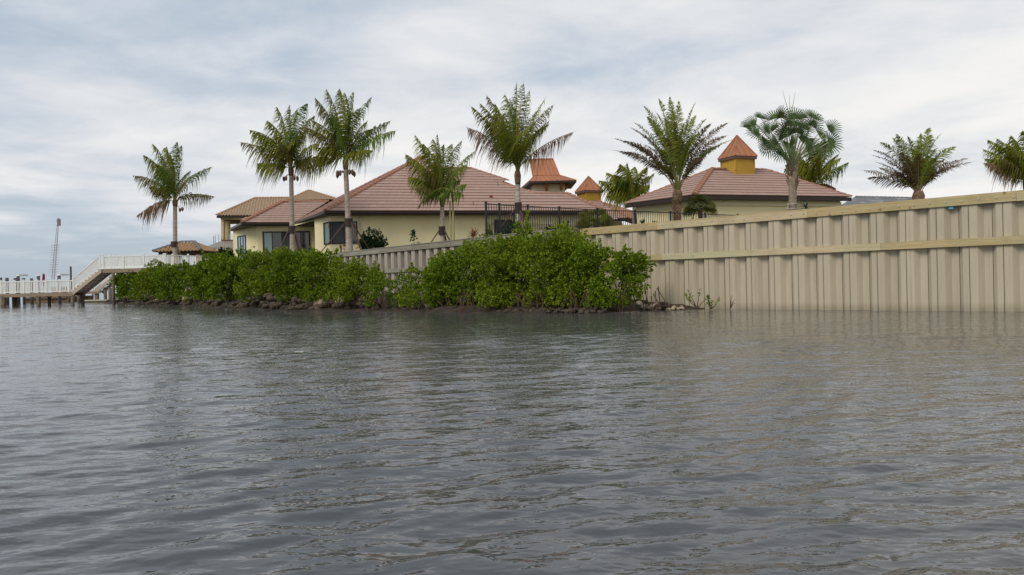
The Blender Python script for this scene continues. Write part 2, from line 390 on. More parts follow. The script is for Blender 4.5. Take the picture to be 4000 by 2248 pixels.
ow = thing('old_seawall', OLDW[1], 'weathered grey sheet pile seawall with faded timber cap behind the mangroves', 'seawall')
for k, (a, b) in enumerate(zip(OLDW[:-1], OLDW[1:])):
    d, n = pile_wall(ow, a, b, -.5, WTOP - .02, (.42, .06, .46, .22), pile_old, .66)
    L = (b - a).length; nc = max(1, round(L / 3.4)); cuts = [L * i / nc for i in range(nc + 1)]
    boards(ow, a, d, n, cuts, WTOP - .12, .21, .05, .223, old_wood, 'cap_board')
    boards(ow, a, d, n, cuts, 1.64, .19, .06, .223, old_wood, 'waler_board')
    boards(ow, a, d, n, cuts, WTOP + .018, .035, .32, -.03, old_wood, 'top_board')
# ------------------------------------------------------------------ houses
TILE_COL = [(0.373, 0.242, 0.193), (0.256, 0.16, 0.133), (0.431, 0.304, 0.228), (0.395, 0.303, 0.218), (0.231, 0.157, 0.14), (0.374, 0.243, 0.197), (0.436, 0.399, 0.36), (0.283, 0.194, 0.171), (0.472, 0.365, 0.26), (0.31, 0.182, 0.142), (0.385, 0.299, 0.254), (0.269, 0.166, 0.143), (0.41, 0.274, 0.213), (0.301, 0.198, 0.162)]
tile_m = mat('roof_tile_flat', TILE_COL[0], .75, None, obj_rand=TILE_COL, island=True, bump=.001, bscale=12, spec=.25)
def add_dirt(m):
    t = m.node_tree; b = t.nodes['Principled BSDF']; src = b.inputs['Base Color'].links[0].from_socket
    tcn = t.nodes.new('ShaderNodeTexCoord'); geo = t.nodes.new('ShaderNodeNewGeometry')
    n1 = smooth(t, noise(t, geo.outputs['Position'], 1.1, 5, .6), .35, .75)
    t.links.new(mixc(t, mathn(t, 'MULTIPLY', n1, .35), src, (.30, .21, .17)), b.inputs['Base Color'])
add_dirt(tile_m)
cap_m = mat('ridge_cap_terracotta', (.38, .185, .115), .75, (.32, .155, .105), 3, bump=.004, bscale=25)
fascia_m = mat('fascia_dark_brown', (.035, .024, .020), .5)
gutter_m = mat('gutter_bronze', (.10, .085, .07), .4)
stucco = mat('stucco_yellow', (.84, .73, .44), .9, (.80, .69, .41), .9, bump=.0004, bscale=25, spec=.15)
stucco_trim = mat('stucco_band', (.72, .65, .43), .9, bump=.0004, bscale=25)
soffit_m = mat('soffit', (.16, .12, .085), .8)
deck_m = mat('roof_deck', (.20, .10, .07), .9)
glass_m = mat('window_glass', (.012, .016, .017), .06, spec=.9)
glass_t = mat('window_glass_teal', (.16, .26, .25), .10, spec=.9)
frame_m = mat('window_frame_bronze', (.030, .020, .016), .45)
screen_m = mat('window_screen', (.055, .060, .068), .65)
white_m = mat('white_plastic', (.78, .78, .74), .4)
ZUP = Vector((0, 0, 1))

def plane_from(a, b, c):
    """u along a->b, v up the slope, origin a"""
    u = (b - a).normalized(); n = (b - a).cross(c - a).normalized()
    if n.z < 0: n = -n
    v = n.cross(u).normalized()
    if v.z < 0: v = -v; u = u
    return a, u, v, n
def tile_field(root, a, u, v, n, poly, rows, width, quota, m, lift=.052, base=.010, seed=1, rowoff=True):
    """lay overlapping flat tiles on the plane; poly in (u,v). The biggest ones become pieces, the rest one joined part."""
    pu = [(Vector(q) - a).dot(u) for q in poly]; pv = [(Vector(q) - a).dot(v) for q in poly]
    vmin, vmax = min(pv), max(pv); ex = (vmax - vmin) / rows
    def span(y):
        xs = []
        k = len(pu)
        for i in range(k):
            x1, y1, x2, y2 = pu[i], pv[i], pu[(i + 1) % k], pv[(i + 1) % k]
            if (y1 <= y < y2) or (y2 <= y < y1): xs.append(x1 + (x2 - x1) * (y - y1) / (y2 - y1))
        return (min(xs), max(xs)) if len(xs) >= 2 else None
    rs = random.Random(seed); cnt = 0; rest = MB(); shared = None
    for r in range(rows):
        y0, y1 = vmin + r * ex, vmin + (r + 1) * ex
        s0, s1_ = span(y0 + 1e-4), span(y1 - 1e-4)
        if not s0 or not s1_: continue
        lo, hi = min(s0[0], s1_[0]), max(s0[1], s1_[1])
        x = lo - (width * .5 if r % 2 and rowoff else 0)
        while x < hi:
            q = [(max(x, s0[0]), y0), (min(x + width - .008, s0[1]), y0), (min(x + width - .008, s1_[1]), y1), (max(x, s1_[0]), y1)]
            whole = x >= max(s0[0], s1_[0]) and x + width - .008 <= min(s0[1], s1_[1])
            if q[1][0] < q[0][0]: mxx = min(max(q[0][0], s0[0]), s0[1]); q[0] = q[1] = (mxx, y0)
            if q[2][0] < q[3][0]: mxx = min(max(q[2][0], s1_[0]), s1_[1]); q[2] = q[3] = (mxx, y1)
            area = abs((q[1][0] - q[0][0]) + (q[2][0] - q[3][0]))
            if area > .05:
                j = rs.uniform(-.006, .008)
                def tv(ox, oy):
                    h0, h1 = lift + j, base
                    top = [Vector((qx - ox, qy - oy, h0 if k < 2 else h1)) for k, (qx, qy) in enumerate(q)]
                    bot = [Vector((qx - ox, qy - oy, (h0 - .05) if k < 2 else h1 - .01)) for k, (qx, qy) in enumerate(q)]
                    return top + bot
                fc = [(0, 1, 2, 3), (4, 5, 1, 0), (5, 6, 2, 1), (7, 4, 0, 3)]
                if cnt < quota:
                    fm = frame(a + u * x + v * y0, u, v, n)
                    if whole:
                        if shared is None: shared = MB().add(tv(x, y0), fc).mesh('tile', m)
                        me = shared
                    else: me = MB().add(tv(x, y0), fc).mesh('tile', m)
                    inst('tile', me, root, fm); cnt += 1
                else:
                    rest.add([a + u * p.x + v * p.y + n * p.z for p in tv(0, 0)], fc)
            x += width
    if rest.f: rest.build('tile_field', m, root, stuff=True)
def ridge_caps(root, p, q, up_, r=.13, ln=.42, m=None):
    p, q = Vector(p), Vector(q); d = q - p; L = d.length; d.normalize(); side = d.cross(up_).normalized(); u2 = side.cross(d)
    key = 'ridge_cap_%.2f' % r
    if key not in CAPS:
        mb = MB(); n = 5; vs_ = []
        for e, rr_ in ((0, r), (ln * 1.06, r * .86)):
            for k in range(n + 1):
                an = math.pi * k / n; vs_.append(Vector((e, rr_ * math.cos(an) * 1.15, rr_ * math.sin(an) - .02 + (.02 if e == 0 else 0))))
        mb.add(vs_, [(k, k + 1, n + 2 + k, n + 1 + k) for k in range(n)] + [tuple(range(n + 1))[::-1]])
        CAPS[key] = mb.mesh('ridge_cap', m or cap_m)
    k = max(1, round(L / ln)); sc = L / (k * ln)
    for i in range(k):
        inst('ridge_cap', CAPS[key], root, frame(p + d * (L * i / k), d * sc, side, u2))
CAPS = {}
def eave_trim(root, a, b, inward, h=.20, drop=.04, gut=True):
    """dark fascia under the tiles, with a bronze gutter in front"""
    a, b = Vector(a), Vector(b); d = (b - a).normalized(); out = -inward
    mb = MB(); c = (a + b) / 2 - ZUP * (drop + h / 2) - out * .03; mb.box(c, (b - a).length, .04, h, (d, out, ZUP)); f = mb.build('fascia', fascia_m, root)
    if gut:
        mb = MB(); c = (a + b) / 2 - ZUP * (drop + .065) + out * .055; mb.box(c, (b - a).length - .01, .11, .11, (d, out, ZUP)); mb.build('gutter', gutter_m if gut == 2 else fascia_m, root)
def wall_strip(root, pts, z0, z1, th=.2, m=None, name='wall'):
    for a, b in zip(pts[:-1], pts[1:]):
        a, b = Vector((a[0], a[1], 0)), Vector((b[0], b[1], 0)); d = (b - a).normalized(); n = Vector((-d.y, d.x, 0))
        if n.y < 0: n = -n
        mb = MB(); mb.prism([a + ZUP * z0, b + ZUP * z0, b + ZUP * z1, a + ZUP * z1], n * th); mb.build(name, m or stucco, root)
def window(root, a, b, z0, z1, out, panes=1, glass=None, mull=.06, fr=.08, deep=.02):
    """window on the wall line a-b (xy), proud frame, recessed panes; out = outward unit vector"""
    a, b = Vector((a[0], a[1], 0)), Vector((b[0], b[1], 0)); d = (b - a).normalized(); L = (b - a).length
    mb = MB()
    for s_, wd in ((fr / 2, fr), (L - fr / 2, fr)): mb.box(a + d * s_ + ZUP * (z0 + z1) / 2 + out * deep, wd, .10, z1 - z0, (d, out, ZUP))
    for z in (z0 + fr / 2, z1 - fr / 2): mb.box(a + d * (L / 2) + ZUP * z + out * deep, L - 2 * fr - .004, .10, fr, (d, out, ZUP))
    for k in range(1, panes): mb.box(a + d * (L * k / panes) + ZUP * (z0 + z1) / 2 + out * (deep - .01), mull, .08, z1 - z0 - 2 * fr - .004, (d, out, ZUP))
    w_ = mb.build('window', frame_m, root)
    for k in range(panes):
        g = (glass[k] if glass else glass_m)
        mb = MB(); mb.box(a + d * (L * (k + .5) / panes) + ZUP * (z0 + z1) / 2 + out * .006, L / panes - mull, .012, z1 - z0 - 2 * fr, (d, out, ZUP)); mb.build('pane', g, w_)
    return w_

EZ = 5.80
# ---- main yellow house -------------------------------------------------
C1 = Pz(1272, 825, EZ); C2 = Pz(2363, 825, EZ); E1 = Pz(1148, 870, EZ); cL = Pz(946, 870, EZ); bL = Pz(901, 893, EZ)
house = thing('yellow_house', Vector((C1.x, C1.y, GZ)), 'long low yellow stucco house with mottled red tile hip roof and brown eaves', 'house')
e = (C2 - C1).normalized(); bk = Vector((-e.y, e.x, 0)); PIT = .52
fv = (bk + ZUP * PIT).normalized(); fn = e.cross(fv).normalized()
F = lambda x, y: Pp(x, y, C1, fn)
T = F(1645, 614)
fpoly = [C1, C2, F(2213, 756), F(2089, 756), F(1932, 706), F(1986, 705), F(1838, 657), F(1735, 657), T]
fpoly2 = [C1, C2, F(2213, 756), F(2089, 756), F(1838, 657), F(1735, 657), T]
tile_field(house, C1, e, fv, fn, fpoly, 20, .45, 300, tile_m, seed=2)
rf = MB().poly([p - fn * .01 for p in fpoly]).build('roof', deck_m, house)
# left slope of the main roof, seen at a grazing angle
an, ln_u, lv, lnn = None, None, None, None
S1 = F(1560, 652) ; 
lp = plane_from(E1, C1, T)
LP = lambda x, y: Pp(x, y, E1, lp[3])
back = [E1, C1, T, T + (E1 - C1) * .20, E1 + (T - C1) * .42 + (E1 - C1) * .02]
tile_field(house, E1, lp[1], lp[2], lp[3], back, 20, .45, 60, tile_m, seed=5)
MB().poly([p - lp[3] * .01 for p in back]).build('roof', deck_m, house)
ridge_caps(house, C1 + fn * .03, T + fn * .03, (fn + lp[3]).normalized(), .15, .42)
for p, q in ((F(1735, 657), F(1838, 657)), (F(1838, 657), F(1986, 705)), (F(2089, 756), F(2213, 756))): ridge_caps(house, p, q, ZUP, .10, .42)
ridge_caps(house, F(1932, 706), F(2089, 756), ZUP, .10, .42)
ridge_caps(house, C2 + fn * .03, F(2213, 756) + fn * .03, ZUP, .13, .42)
ridge_caps(house, T + (E1 - C1) * .20, back[4], ZUP, .10, .42)
# small raised gable end by the ridge
gx = F(1590, 645); 
# backs of the roof so it is a solid volume
B1 = E1 + bk * 14; B2 = C2 + bk * 14
mb = MB()
tops = [T, F(1735, 657), F(1838, 657), F(2089, 756), F(2213, 756)]
drop = lambda p: Vector((p.x, p.y, 0)) + bk * ((p.z - EZ) / PIT) + ZUP * EZ
for p, q in zip(tops[:-1], tops[1:]): mb.quad(p, q, drop(q), drop(p))
mb.poly([C2, drop(tops[-1]), tops[-1]]); mb.poly([back[3], T, drop(T), drop(back[3])]); mb.poly([back[4], back[3], drop(back[3]), E1 + bk * 6])
mb.build('rear_roof', cap_m, house)
# left wing
uL = (E1 - cL).normalized(); bL2 = Vector((-uL.y, uL.x, 0)); lwv = (bL2 + ZUP * .50).normalized(); lwn = uL.cross(lwv).normalized()
G = lambda x, y: Pp(x, y, cL, lwn)
HL = G(1107, 788); VR = G(1283, 787)
tile_field(house, cL, uL, lwv, lwn, [cL, E1, VR, HL], 10, .45, 90, tile_m, seed=9)
MB().poly([p - lwn * .01 for p in [cL, E1, VR, HL]]).build('roof', deck_m, house)
sp = plane_from(bL, cL, HL)
tile_field(house, bL, sp[1], sp[2], sp[3], [bL, cL, HL], 10, .45, 30, tile_m, seed=4)
MB().poly([p - sp[3] * .01 for p in [bL, cL, HL]]).build('roof', deck_m, house)
mb = MB(); mb.poly([HL, VR, VR + bL2 * 4 - ZUP * 2, HL + bL2 * 4 - ZUP * 2]); mb.poly([bL, HL, HL + bL2 * 4 - ZUP * 2]); mb.build('rear_roof', cap_m, house)
ridge_caps(house, cL + lwn * .03, HL + lwn * .03, (lwn + sp[3]).normalized(), .16, .42)
ridge_caps(house, HL, VR, ZUP, .12, .42)
# fascias and soffits
nC = -bk
for a, b, inn_, g in ((C1, C2, bk, 1), (E1, C1, Vector((.8, .6, 0)), 2), (cL, E1, bL2, 1), (bL, cL, Vector((.85, .5, 0)), 2)):
    eave_trim(house, a, b, inn_.normalized(), gut=g)
# walls
zt = EZ - .20
def inset(px, Y): p = P(px, 1000, Y); return (p.x, p.y)
wC = C1 + bk * .65; wC2 = C2 + bk * .65
g0 = inset(1293, 51.6); g1 = (wC2.x - e.x * .6, wC2.y - e.y * .6)
e0 = inset(1232, 54.2)
a0 = inset(921, 62.6); b0 = inset(1008, 58.9); c0 = inset(1250, 59.9)
wall_strip(house, [e0, g0, g1], GZ - .1, zt)
wall_strip(house, [g1, (g1[0] + bk.x * 12, g1[1] + bk.y * 12)], GZ - .1, zt)
wall_strip(house, [a0, b0, c0], GZ - .1, zt)
wall_strip(house, [a0, (a0[0] + 2, a0[1] + 10)], GZ - .1, zt)
# porch header and recess between the wings
hz = P(1300, 884, 54).z
h0 = inset(1150, 58.6)
wall_strip(house, [h0, e0], hz + .42, zt, .3)
wall_strip(house, [(e0[0] + .3, e0[1] + .2), (e0[0] + 2.6, e0[1] + 7)], GZ - .1, zt)
mb = MB(); mb.poly([Vector((*h0, hz + .42)), Vector((*e0, hz + .42)), Vector((e0[0] + 1.5, e0[1] + 6, hz + .42)), Vector((h0[0] + 1.5, h0[1] + 3, hz + .42))]); mb.build('porch_ceiling', soffit_m, house)
mb = MB()
for a, b, w1, w2 in ((C1, C2, g0, g1), (E1, C1, e0, g0), (cL, E1, b0, c0), (bL, cL, a0, b0)):
    z = EZ - .235; mb.poly([Vector((a.x, a.y, z)), Vector((b.x, b.y, z)), Vector((w2[0], w2[1], z)), Vector((w1[0], w1[1], z))])
mb.build('soffit', soffit_m, house)
def on(p, q, px):            # point of wall line p-q at photo column px
    p, q = Vector((p[0], p[1], 0)), Vector((q[0], q[1], 0)); d = q - p; best = None
    t_ = lambda s_: (lambda r: 2000 + FPX * ((r - CAM).dot(cR)) / ((r - CAM).dot(cF)))(p + d * s_ + ZUP * 4)
    lo, hi = -.5, 1.5
    for _ in range(40):
        mdl = (lo + hi) / 2
        if t_(mdl) < px: lo = mdl
        else: hi = mdl
    r = p + d * lo; return (r.x, r.y)
of = -bk
def zat(py, xy, px=None): return P(px if px else 2000 + FPX * xy[0] / xy[1], py, xy[1]).z
# corner window: one sash on the angled face, one on the long front
ef = Vector((g0[0] - e0[0], g0[1] - e0[1], 0)).normalized(); eo = Vector((ef.y, -ef.x, 0)); eo = eo if eo.y < 0 else -eo
w1, w2 = on(e0, g0, 1268), on(e0, g0, 1292)
zt1, zb1 = zat(866, g0, 1293), zat(954, g0, 1293)
window(house, w1, w2, zb1, zt1, eo, 1, [glass_t], fr=.07)
w3, w4 = on(g0, g1, 1295), on(g0, g1, 1397)
window(house, w3, w4, zb1, zt1, of, 2, [screen_m, glass_m], fr=.07)
mb = MB(); mb.box(Vector((*on(e0, g0, 1280), zat(880, g0, 1285))) + eo * .02, .42, .02, .36, (ef, eo, ZUP)); mb.build('window_shade', mat('shade_tan', (.42, .36, .24), .8), house)
# left wing sliding doors and angled-face window
fo = Vector((0, -1, 0)); fdir = Vector((c0[0] - b0[0], c0[1] - b0[1], 0)).normalized(); fo = Vector((fdir.y, -fdir.x, 0)); fo = fo if fo.y < 0 else -fo
wa, wb = on(b0, c0, 1027), on(b0, c0, 1212)
window(house, wa, wb, GZ + .05, zat(905, b0, 1027), fo, 5, [glass_t, glass_m, screen_m, glass_m, glass_m], fr=.10)
adir = Vector((b0[0] - a0[0], b0[1] - a0[1], 0)).normalized(); ao = Vector((adir.y, -adir.x, 0)); ao = ao if ao.y < 0 else -ao
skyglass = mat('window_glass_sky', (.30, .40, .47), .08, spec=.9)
window(house, on(a0, b0, 931), on(a0, b0, 962), GZ + .1, zat(912, b0, 962), ao, 3, [skyglass] * 3, fr=.06)
window(house, on(g0, g1, 1931), on(g0, g1, 1999), GZ + .3, zat(857, (-.3, 54), 1960), of, 1, [screen_m], fr=.09)
# downspout, eave lights, roof vents
ds = Vector((*on(g0, g1, 1409), 0)) + of * .06
mb = MB(); mb.box(ds + ZUP * (EZ - .45), .13, .12, .40); mb.tube([ds + ZUP * (EZ - .6), ds + ZUP * (GZ)], .045, 8); mb.build('downspout', mat('downspout_cream', (.60, .56, .40), .5), house)
lm = MB().tube([Vector((0, 0, .05)), Vector((0, 0, 0)), Vector((0, 0, -.05))], [.05, .08, .06], 10).mesh('eave_light', white_m)
for px, py, Y in ((983, 880, 58.4), (926, 892, 61.6), (1368, 837, 51.6)): inst('eave_light', lm, house, Matrix.Translation(P(px, py, Y)))
vent_m = mat('roof_vent_red', (.30, .055, .03), .6)
for px, py, k in ((1918, 775, 1), (1944, 727, 0), (1849, 802, 0)):
    p = F(px, py); mb = MB()
    if k: mb.tube([p, p + ZUP * .12, p + ZUP * .13, p + ZUP * .22], [.07, .07, .14, .12], 10)
    else: mb.tube([p, p + ZUP * .22], .03, 8)
    mb.build('roof_vent', vent_m, house)

# ---- rear wing with cupola, further back
R0 = Pz(2270, 856, EZ); R1 = Pz(2452, 853, EZ)
wing = house
ru = (R1 - R0).normalized(); rb = Vector((-ru.y, ru.x, 0)); rv = (rb + ZUP * .5).normalized(); rn = ru.cross(rv).normalized()
Q = lambda x, y: Pp(x, y, R0, rn)
wpoly = [R0, R1, Q(2462, 822), Q(2338, 784), Q(2288, 784)]
tile_field(house, R0, ru, rv, rn, [R0, R1, Q(2338, 784), Q(2285, 784)], 9, .45, 60, tile_m, seed=21)
MB().poly([p - rn * .01 for p in [R0, R1, Q(2338, 784), Q(2285, 784)]]).build('roof', deck_m, house)
R2 = Vector((R1.x + 3.2, R1.y + 2.0, EZ)); top = Q(2338, 784)
mb = MB(); mb.poly([R1, R2, top]); mb.poly([top, R2, R2 + rb * 8, Q(2285, 784) + rb * 3]); mb.build('rear_roof', cap_m, house)
ridge_caps(house, R1, top, ZUP, .11, .42)
eave_trim(house, R0, R1, rb, gut=1)
wall_strip(house, [(R0.x, R0.y + .6), (R1.x - .4, R1.y + .6), (R1.x + .5, R1.y + 6)], GZ - .1, EZ - .2)

copper = mat('copper_orange_metal', (.43, .17, .075), .5, (.36, .145, .07), 1.2, metal=.15, spec=.5)
ochre = mat('ochre_siding', (.56, .345, .05), .6, (.50, .31, .045), 2)
def louver(m):      # fine horizontal siding relief
    t = m.node_tree; b = t.nodes['Principled BSDF']; wv = t.nodes.new('ShaderNodeTexWave'); wv.bands_direction = 'Z'; wv.wave_profile = 'SAW'
    tcn = t.nodes.new('ShaderNodeTexCoord'); t.links.new(tcn.outputs['Object'], wv.inputs['Vector']); wv.inputs['Scale'].default_value = 2.6
    bn = t.nodes.new('ShaderNodeBump'); bn.inputs['Distance'].default_value = .02; t.links.new(wv.outputs['Fac'], bn.inputs['Height']); t.links.new(bn.outputs[0], b.inputs['Normal'])
louver(ochre)
def seam_face(root, a, b, t1, t2, nseam, m):
    """metal roof panel a-b (eave) to t1-t2 (top) with standing seams"""
    n = (b - a).cross(t1 - a); n = n.normalized() if n.length > 1e-6 else ZUP
    if n.z < 0: n = -n
    MB().poly([a, b, t2, t1] if (t1 - t2).length > .02 else [a, b, t1]).build('roof_panel', m, root)
    for k in range(nseam + 1):
        t = k / nseam; p = a.lerp(b, t); q = t1.lerp(t2, t)
        if (t1 - t2).length < .3 and 0 < k < nseam:      # pyramid: seams run up the fall line to the hip
            mid_ = a.lerp(b, .5); f = 1 - abs(t - .5) * 2; q = p + (t1 - mid_) * f * .94
        MB().bar(p + n * .012, q + n * .012, .03, .045, n).build('seam', m, root)
def cupola(name, label, cx, cy, zb, zw, ze, za, half, over, rot, nseam=4):
    th = thing(name, Vector((cx, cy, zb)), label, 'cupola', 'roof cupolas')
    ca, sa = math.cos(rot), math.sin(rot)
    pt = lambda x, y, z: Vector((cx + ca * x - sa * y, cy + sa * x + ca * y, z))
    sq = lambda h, z: [pt(-h, -h, z), pt(h, -h, z), pt(h, h, z), pt(-h, h, z)]
    MB().prism(sq(half, zb - .4), ZUP * (zw - zb + .4)).build('base', ochre, th)
    for s_ in sq(half - .01, 0): MB().box(Vector((s_.x, s_.y, (zb + zw) / 2)), .10, .10, zw - zb - .01, (Vector((ca, sa, 0)), Vector((-sa, ca, 0)), ZUP)).build('corner_trim', ochre, th)
    MB().prism(sq(half + over, zw), ZUP * (ze - zw)).build('eave_board', mat('cupola_eave', (.13, .07, .05), .5), th)
    c = sq(half + over + .03, ze + .004); ap = pt(0, 0, za)
    for i in range(4): seam_face(th, c[i], c[(i + 1) % 4], ap, ap, nseam, copper)
    return th
# cupola over the garage block
EG = 5.80
G0 = Pz(2712, 761, EG); G1 = Pz(3327, 769, EG); GL = Pz(2440, 797, EG)
gar = thing('yellow_garage', Vector((G0.x, G0.y, GZ)), 'yellow stucco garage block with red tile hip roof behind the new seawall', 'building')
gu = (G1 - G0).normalized(); gb = Vector((-gu.y, gu.x, 0)); gv = (gb + ZUP * .52).normalized(); gn = gu.cross(gv).normalized()
K = lambda x, y: Pp(x, y, G0, gn)
RT, RR = K(2782, 660), K(2994, 664)
gp = [G0, G1, RR, RT]
tile_field(gar, G0, gu, gv, gn, gp, 11, .42, 220, tile_m, seed=31)
MB().poly([p - gn * .01 for p in gp]).build('roof', deck_m, gar)
sp2 = plane_from(GL, G0, RT)
tile_field(gar, GL, sp2[1], sp2[2], sp2[3], [GL, G0, RT], 11, .42, 75, tile_m, seed=33)
MB().poly([p - sp2[3] * .01 for p in [GL, G0, RT]]).build('roof', deck_m, gar)
gd = lambda p: Vector((p.x, p.y, 0)) + gb * ((p.z - EG) / .52) + ZUP * EG
mb = MB(); mb.poly([RT, RR, gd(RR), gd(RT)]); mb.poly([RR, G1, gd(RR)]); mb.poly([GL, RT, gd(RT)]); mb.build('rear_roof', cap_m, gar)
ridge_caps(gar, G0 + gn * .02, RT + gn * .02, (gn + sp2[3]).normalized(), .15, .42); ridge_caps(gar, RT, RR, ZUP, .11, .42); ridge_caps(gar, G1, RR, ZUP, .11, .42); ridge_caps(gar, GL, RT, ZUP, .11, .42)
ldir = (G0 - GL).normalized(); lin = Vector((-ldir.y, ldir.x, 0)); lin = lin if lin.x > 0 else -lin
eave_trim(gar, G0, G1, gb, .24, gut=0); eave_trim(gar, GL, G0, lin, .24, gut=0)
q0 = G0 + gu * .75 + gb * .45; q1 = G1 - gu * .55 + gb * .5; qL = GL + ldir * .6 + lin * .5
for (a, b, o_) in ((q0, q1, gb), (qL, q0, lin)):
    wall_strip(gar, [(a.x, a.y), (b.x, b.y)], GZ - .1, EG - .55)
    d_ = (b - a).normalized(); out = -o_
    mb = MB(); mb.box((a + b) / 2 + ZUP * (EG - .40 - (a.z + b.z) / 2) + out * .0, (b - a).length + .06, .14, .30, (Vector((d_.x, d_.y, 0)), out, ZUP)); mb.build('frieze_band', stucco_trim, gar)
    mb = MB(); mb.box((a + b) / 2 + ZUP * (EG - .565 - (a.z + b.z) / 2) + out * .03, (b - a).length + .1, .14, .035, (Vector((d_.x, d_.y, 0)), out, ZUP)); mb.build('moulding', stucco_trim, gar)
wall_strip(gar, [(q1.x, q1.y), (q1.x + gb.x * 9, q1.y + gb.y * 9)], GZ - .1, EG - .3)
mb = MB(); z = EG - .25
mb.poly([Vector((p.x, p.y, z)) for p in (G0, G1, q1, q0)]); mb.poly([Vector((p.x, p.y, z)) for p in (GL, G0, q0, qL)]); mb.build('soffit', soffit_m, gar)
YC = (RT.y + RR.y) / 2 - .3
pc = P(2880, 600, YC)
cupola('roof_cupola', 'large ochre louvred cupola with orange pyramid roof on the garage block', pc.x, YC, P(2880, 674, YC).z, P(2880, 628, YC).z, P(2880, 618, YC).z, P(2875, 529, YC).z, .74, .13, R_(22))
Y2 = top.y + .8; pc = P(2300, 740, Y2)
cupola('roof_cupola', 'small ochre cupola with orange pyramid roof right of the tower', pc.x, Y2, P(2300, 787, Y2).z, P(2300, 757, Y2).z, P(2300, 749, Y2).z, P(2293, 689, Y2).z, .70, .16, R_(24), 4)

# ---- tower with two-tier copper roof behind the main ridge
YT = 64.0
tw = thing('roof_tower', P(2140, 800, YT), 'cream tower with two-tier orange metal roof rising behind the red roof', 'tower')
tc_ = P(2148, 700, YT); hx, hy = 1.30, 1.30
TX = lambda px, py, dy=0: P(px, py, YT + dy)
cream = mat('tower_cream', (.70, .64, .44), .85, bump=.0004, bscale=25)
l0, l1 = TX(2080, 720, -1.2), TX(2206, 720, -1.2)
zb_ = TX(2140, 790).z; ztw = TX(2140, 716).z
body = [Vector((l0.x, l0.y, zb_ - 1)), Vector((l1.x, l1.y, zb_ - 1)), Vector((l1.x, l1.y + 2.6, zb_ - 1)), Vector((l0.x - .2, l0.y + 2.6, zb_ - 1))]
MB().prism(body, ZUP * (ztw - zb_ + 1)).build('wall', cream, tw)
k0, k1 = TX(2067, 709, -2.1), TX(2252, 710, -2.1); zk = k0.z
ks = [Vector((k0.x, k0.y, zk)), Vector((k1.x, k1.y, zk)), Vector((k1.x - .1, k1.y + 4.4, zk)), Vector((k0.x - .6, k0.y + 4.4, zk))]
u0, u1 = TX(2086, 686, -.9), TX(2186, 686, -.9); zu = (u0.z + u1.z) / 2
us = [Vector((u0.x, u0.y, zu)), Vector((u1.x, u1.y, zu)), Vector((u1.x, u1.y + 2.2, zu)), Vector((u0.x, u0.y + 2.2, zu))]
for i in range(4): seam_face(tw, ks[i], ks[(i + 1) % 4], us[i], us[(i + 1) % 4], 8, copper)
r0, r1 = TX(2068, 623, .2), TX(2161, 622, .2); zr = (r0.z + r1.z) / 2
us2 = [p + ZUP * .02 for p in us]
rt = [Vector((r0.x, r0.y, zr)), Vector((r1.x, r1.y, zr))]
seam_face(tw, us2[0] - Vector((.05, 0, 0)), us2[1], rt[0], rt[1], 6, copper); seam_face(tw, us2[2], us2[3], rt[1], rt[0], 6, copper)
MB().poly([us2[1], us2[2], rt[1]]).build('roof_panel', copper, tw); MB().poly([us2[3], us2[0], rt[0]]).build('roof_panel', ochre, tw)
MB().bar(rt[0], rt[1], .12, .09).build('ridge_cap', copper, tw)
MB().prism([p - ZUP * .16 for p in ks], ZUP * .14).build('fascia', fascia_m, tw)
brk = mat('bracket_cedar', (.36, .15, .035), .6)
for px in (2135, 2192):
    p = TX(px, 722, -1.25); p.z = ztw - .1
    MB().prism([p + Vector((-.09, 0, .05)), p + Vector((-.09, -.62, .05)), p + Vector((-.09, -.55, -.1)), p + Vector((-.09, -.12, -.6)), p + Vector((-.09, 0, -.68))], (.18, 0, 0)).build('bracket', brk, tw)
p = Vector((l1.x, l1.y + .4, ztw - .1)); MB().prism([p + Vector((0, -.07, .05)), p + Vector((.62, -.07, .05)), p + Vector((.55, -.07, -.1)), p + Vector((.12, -.07, -.6)), p + Vector((0, -.07, -.68))], (0, .14, 0)).build('bracket', brk, tw)

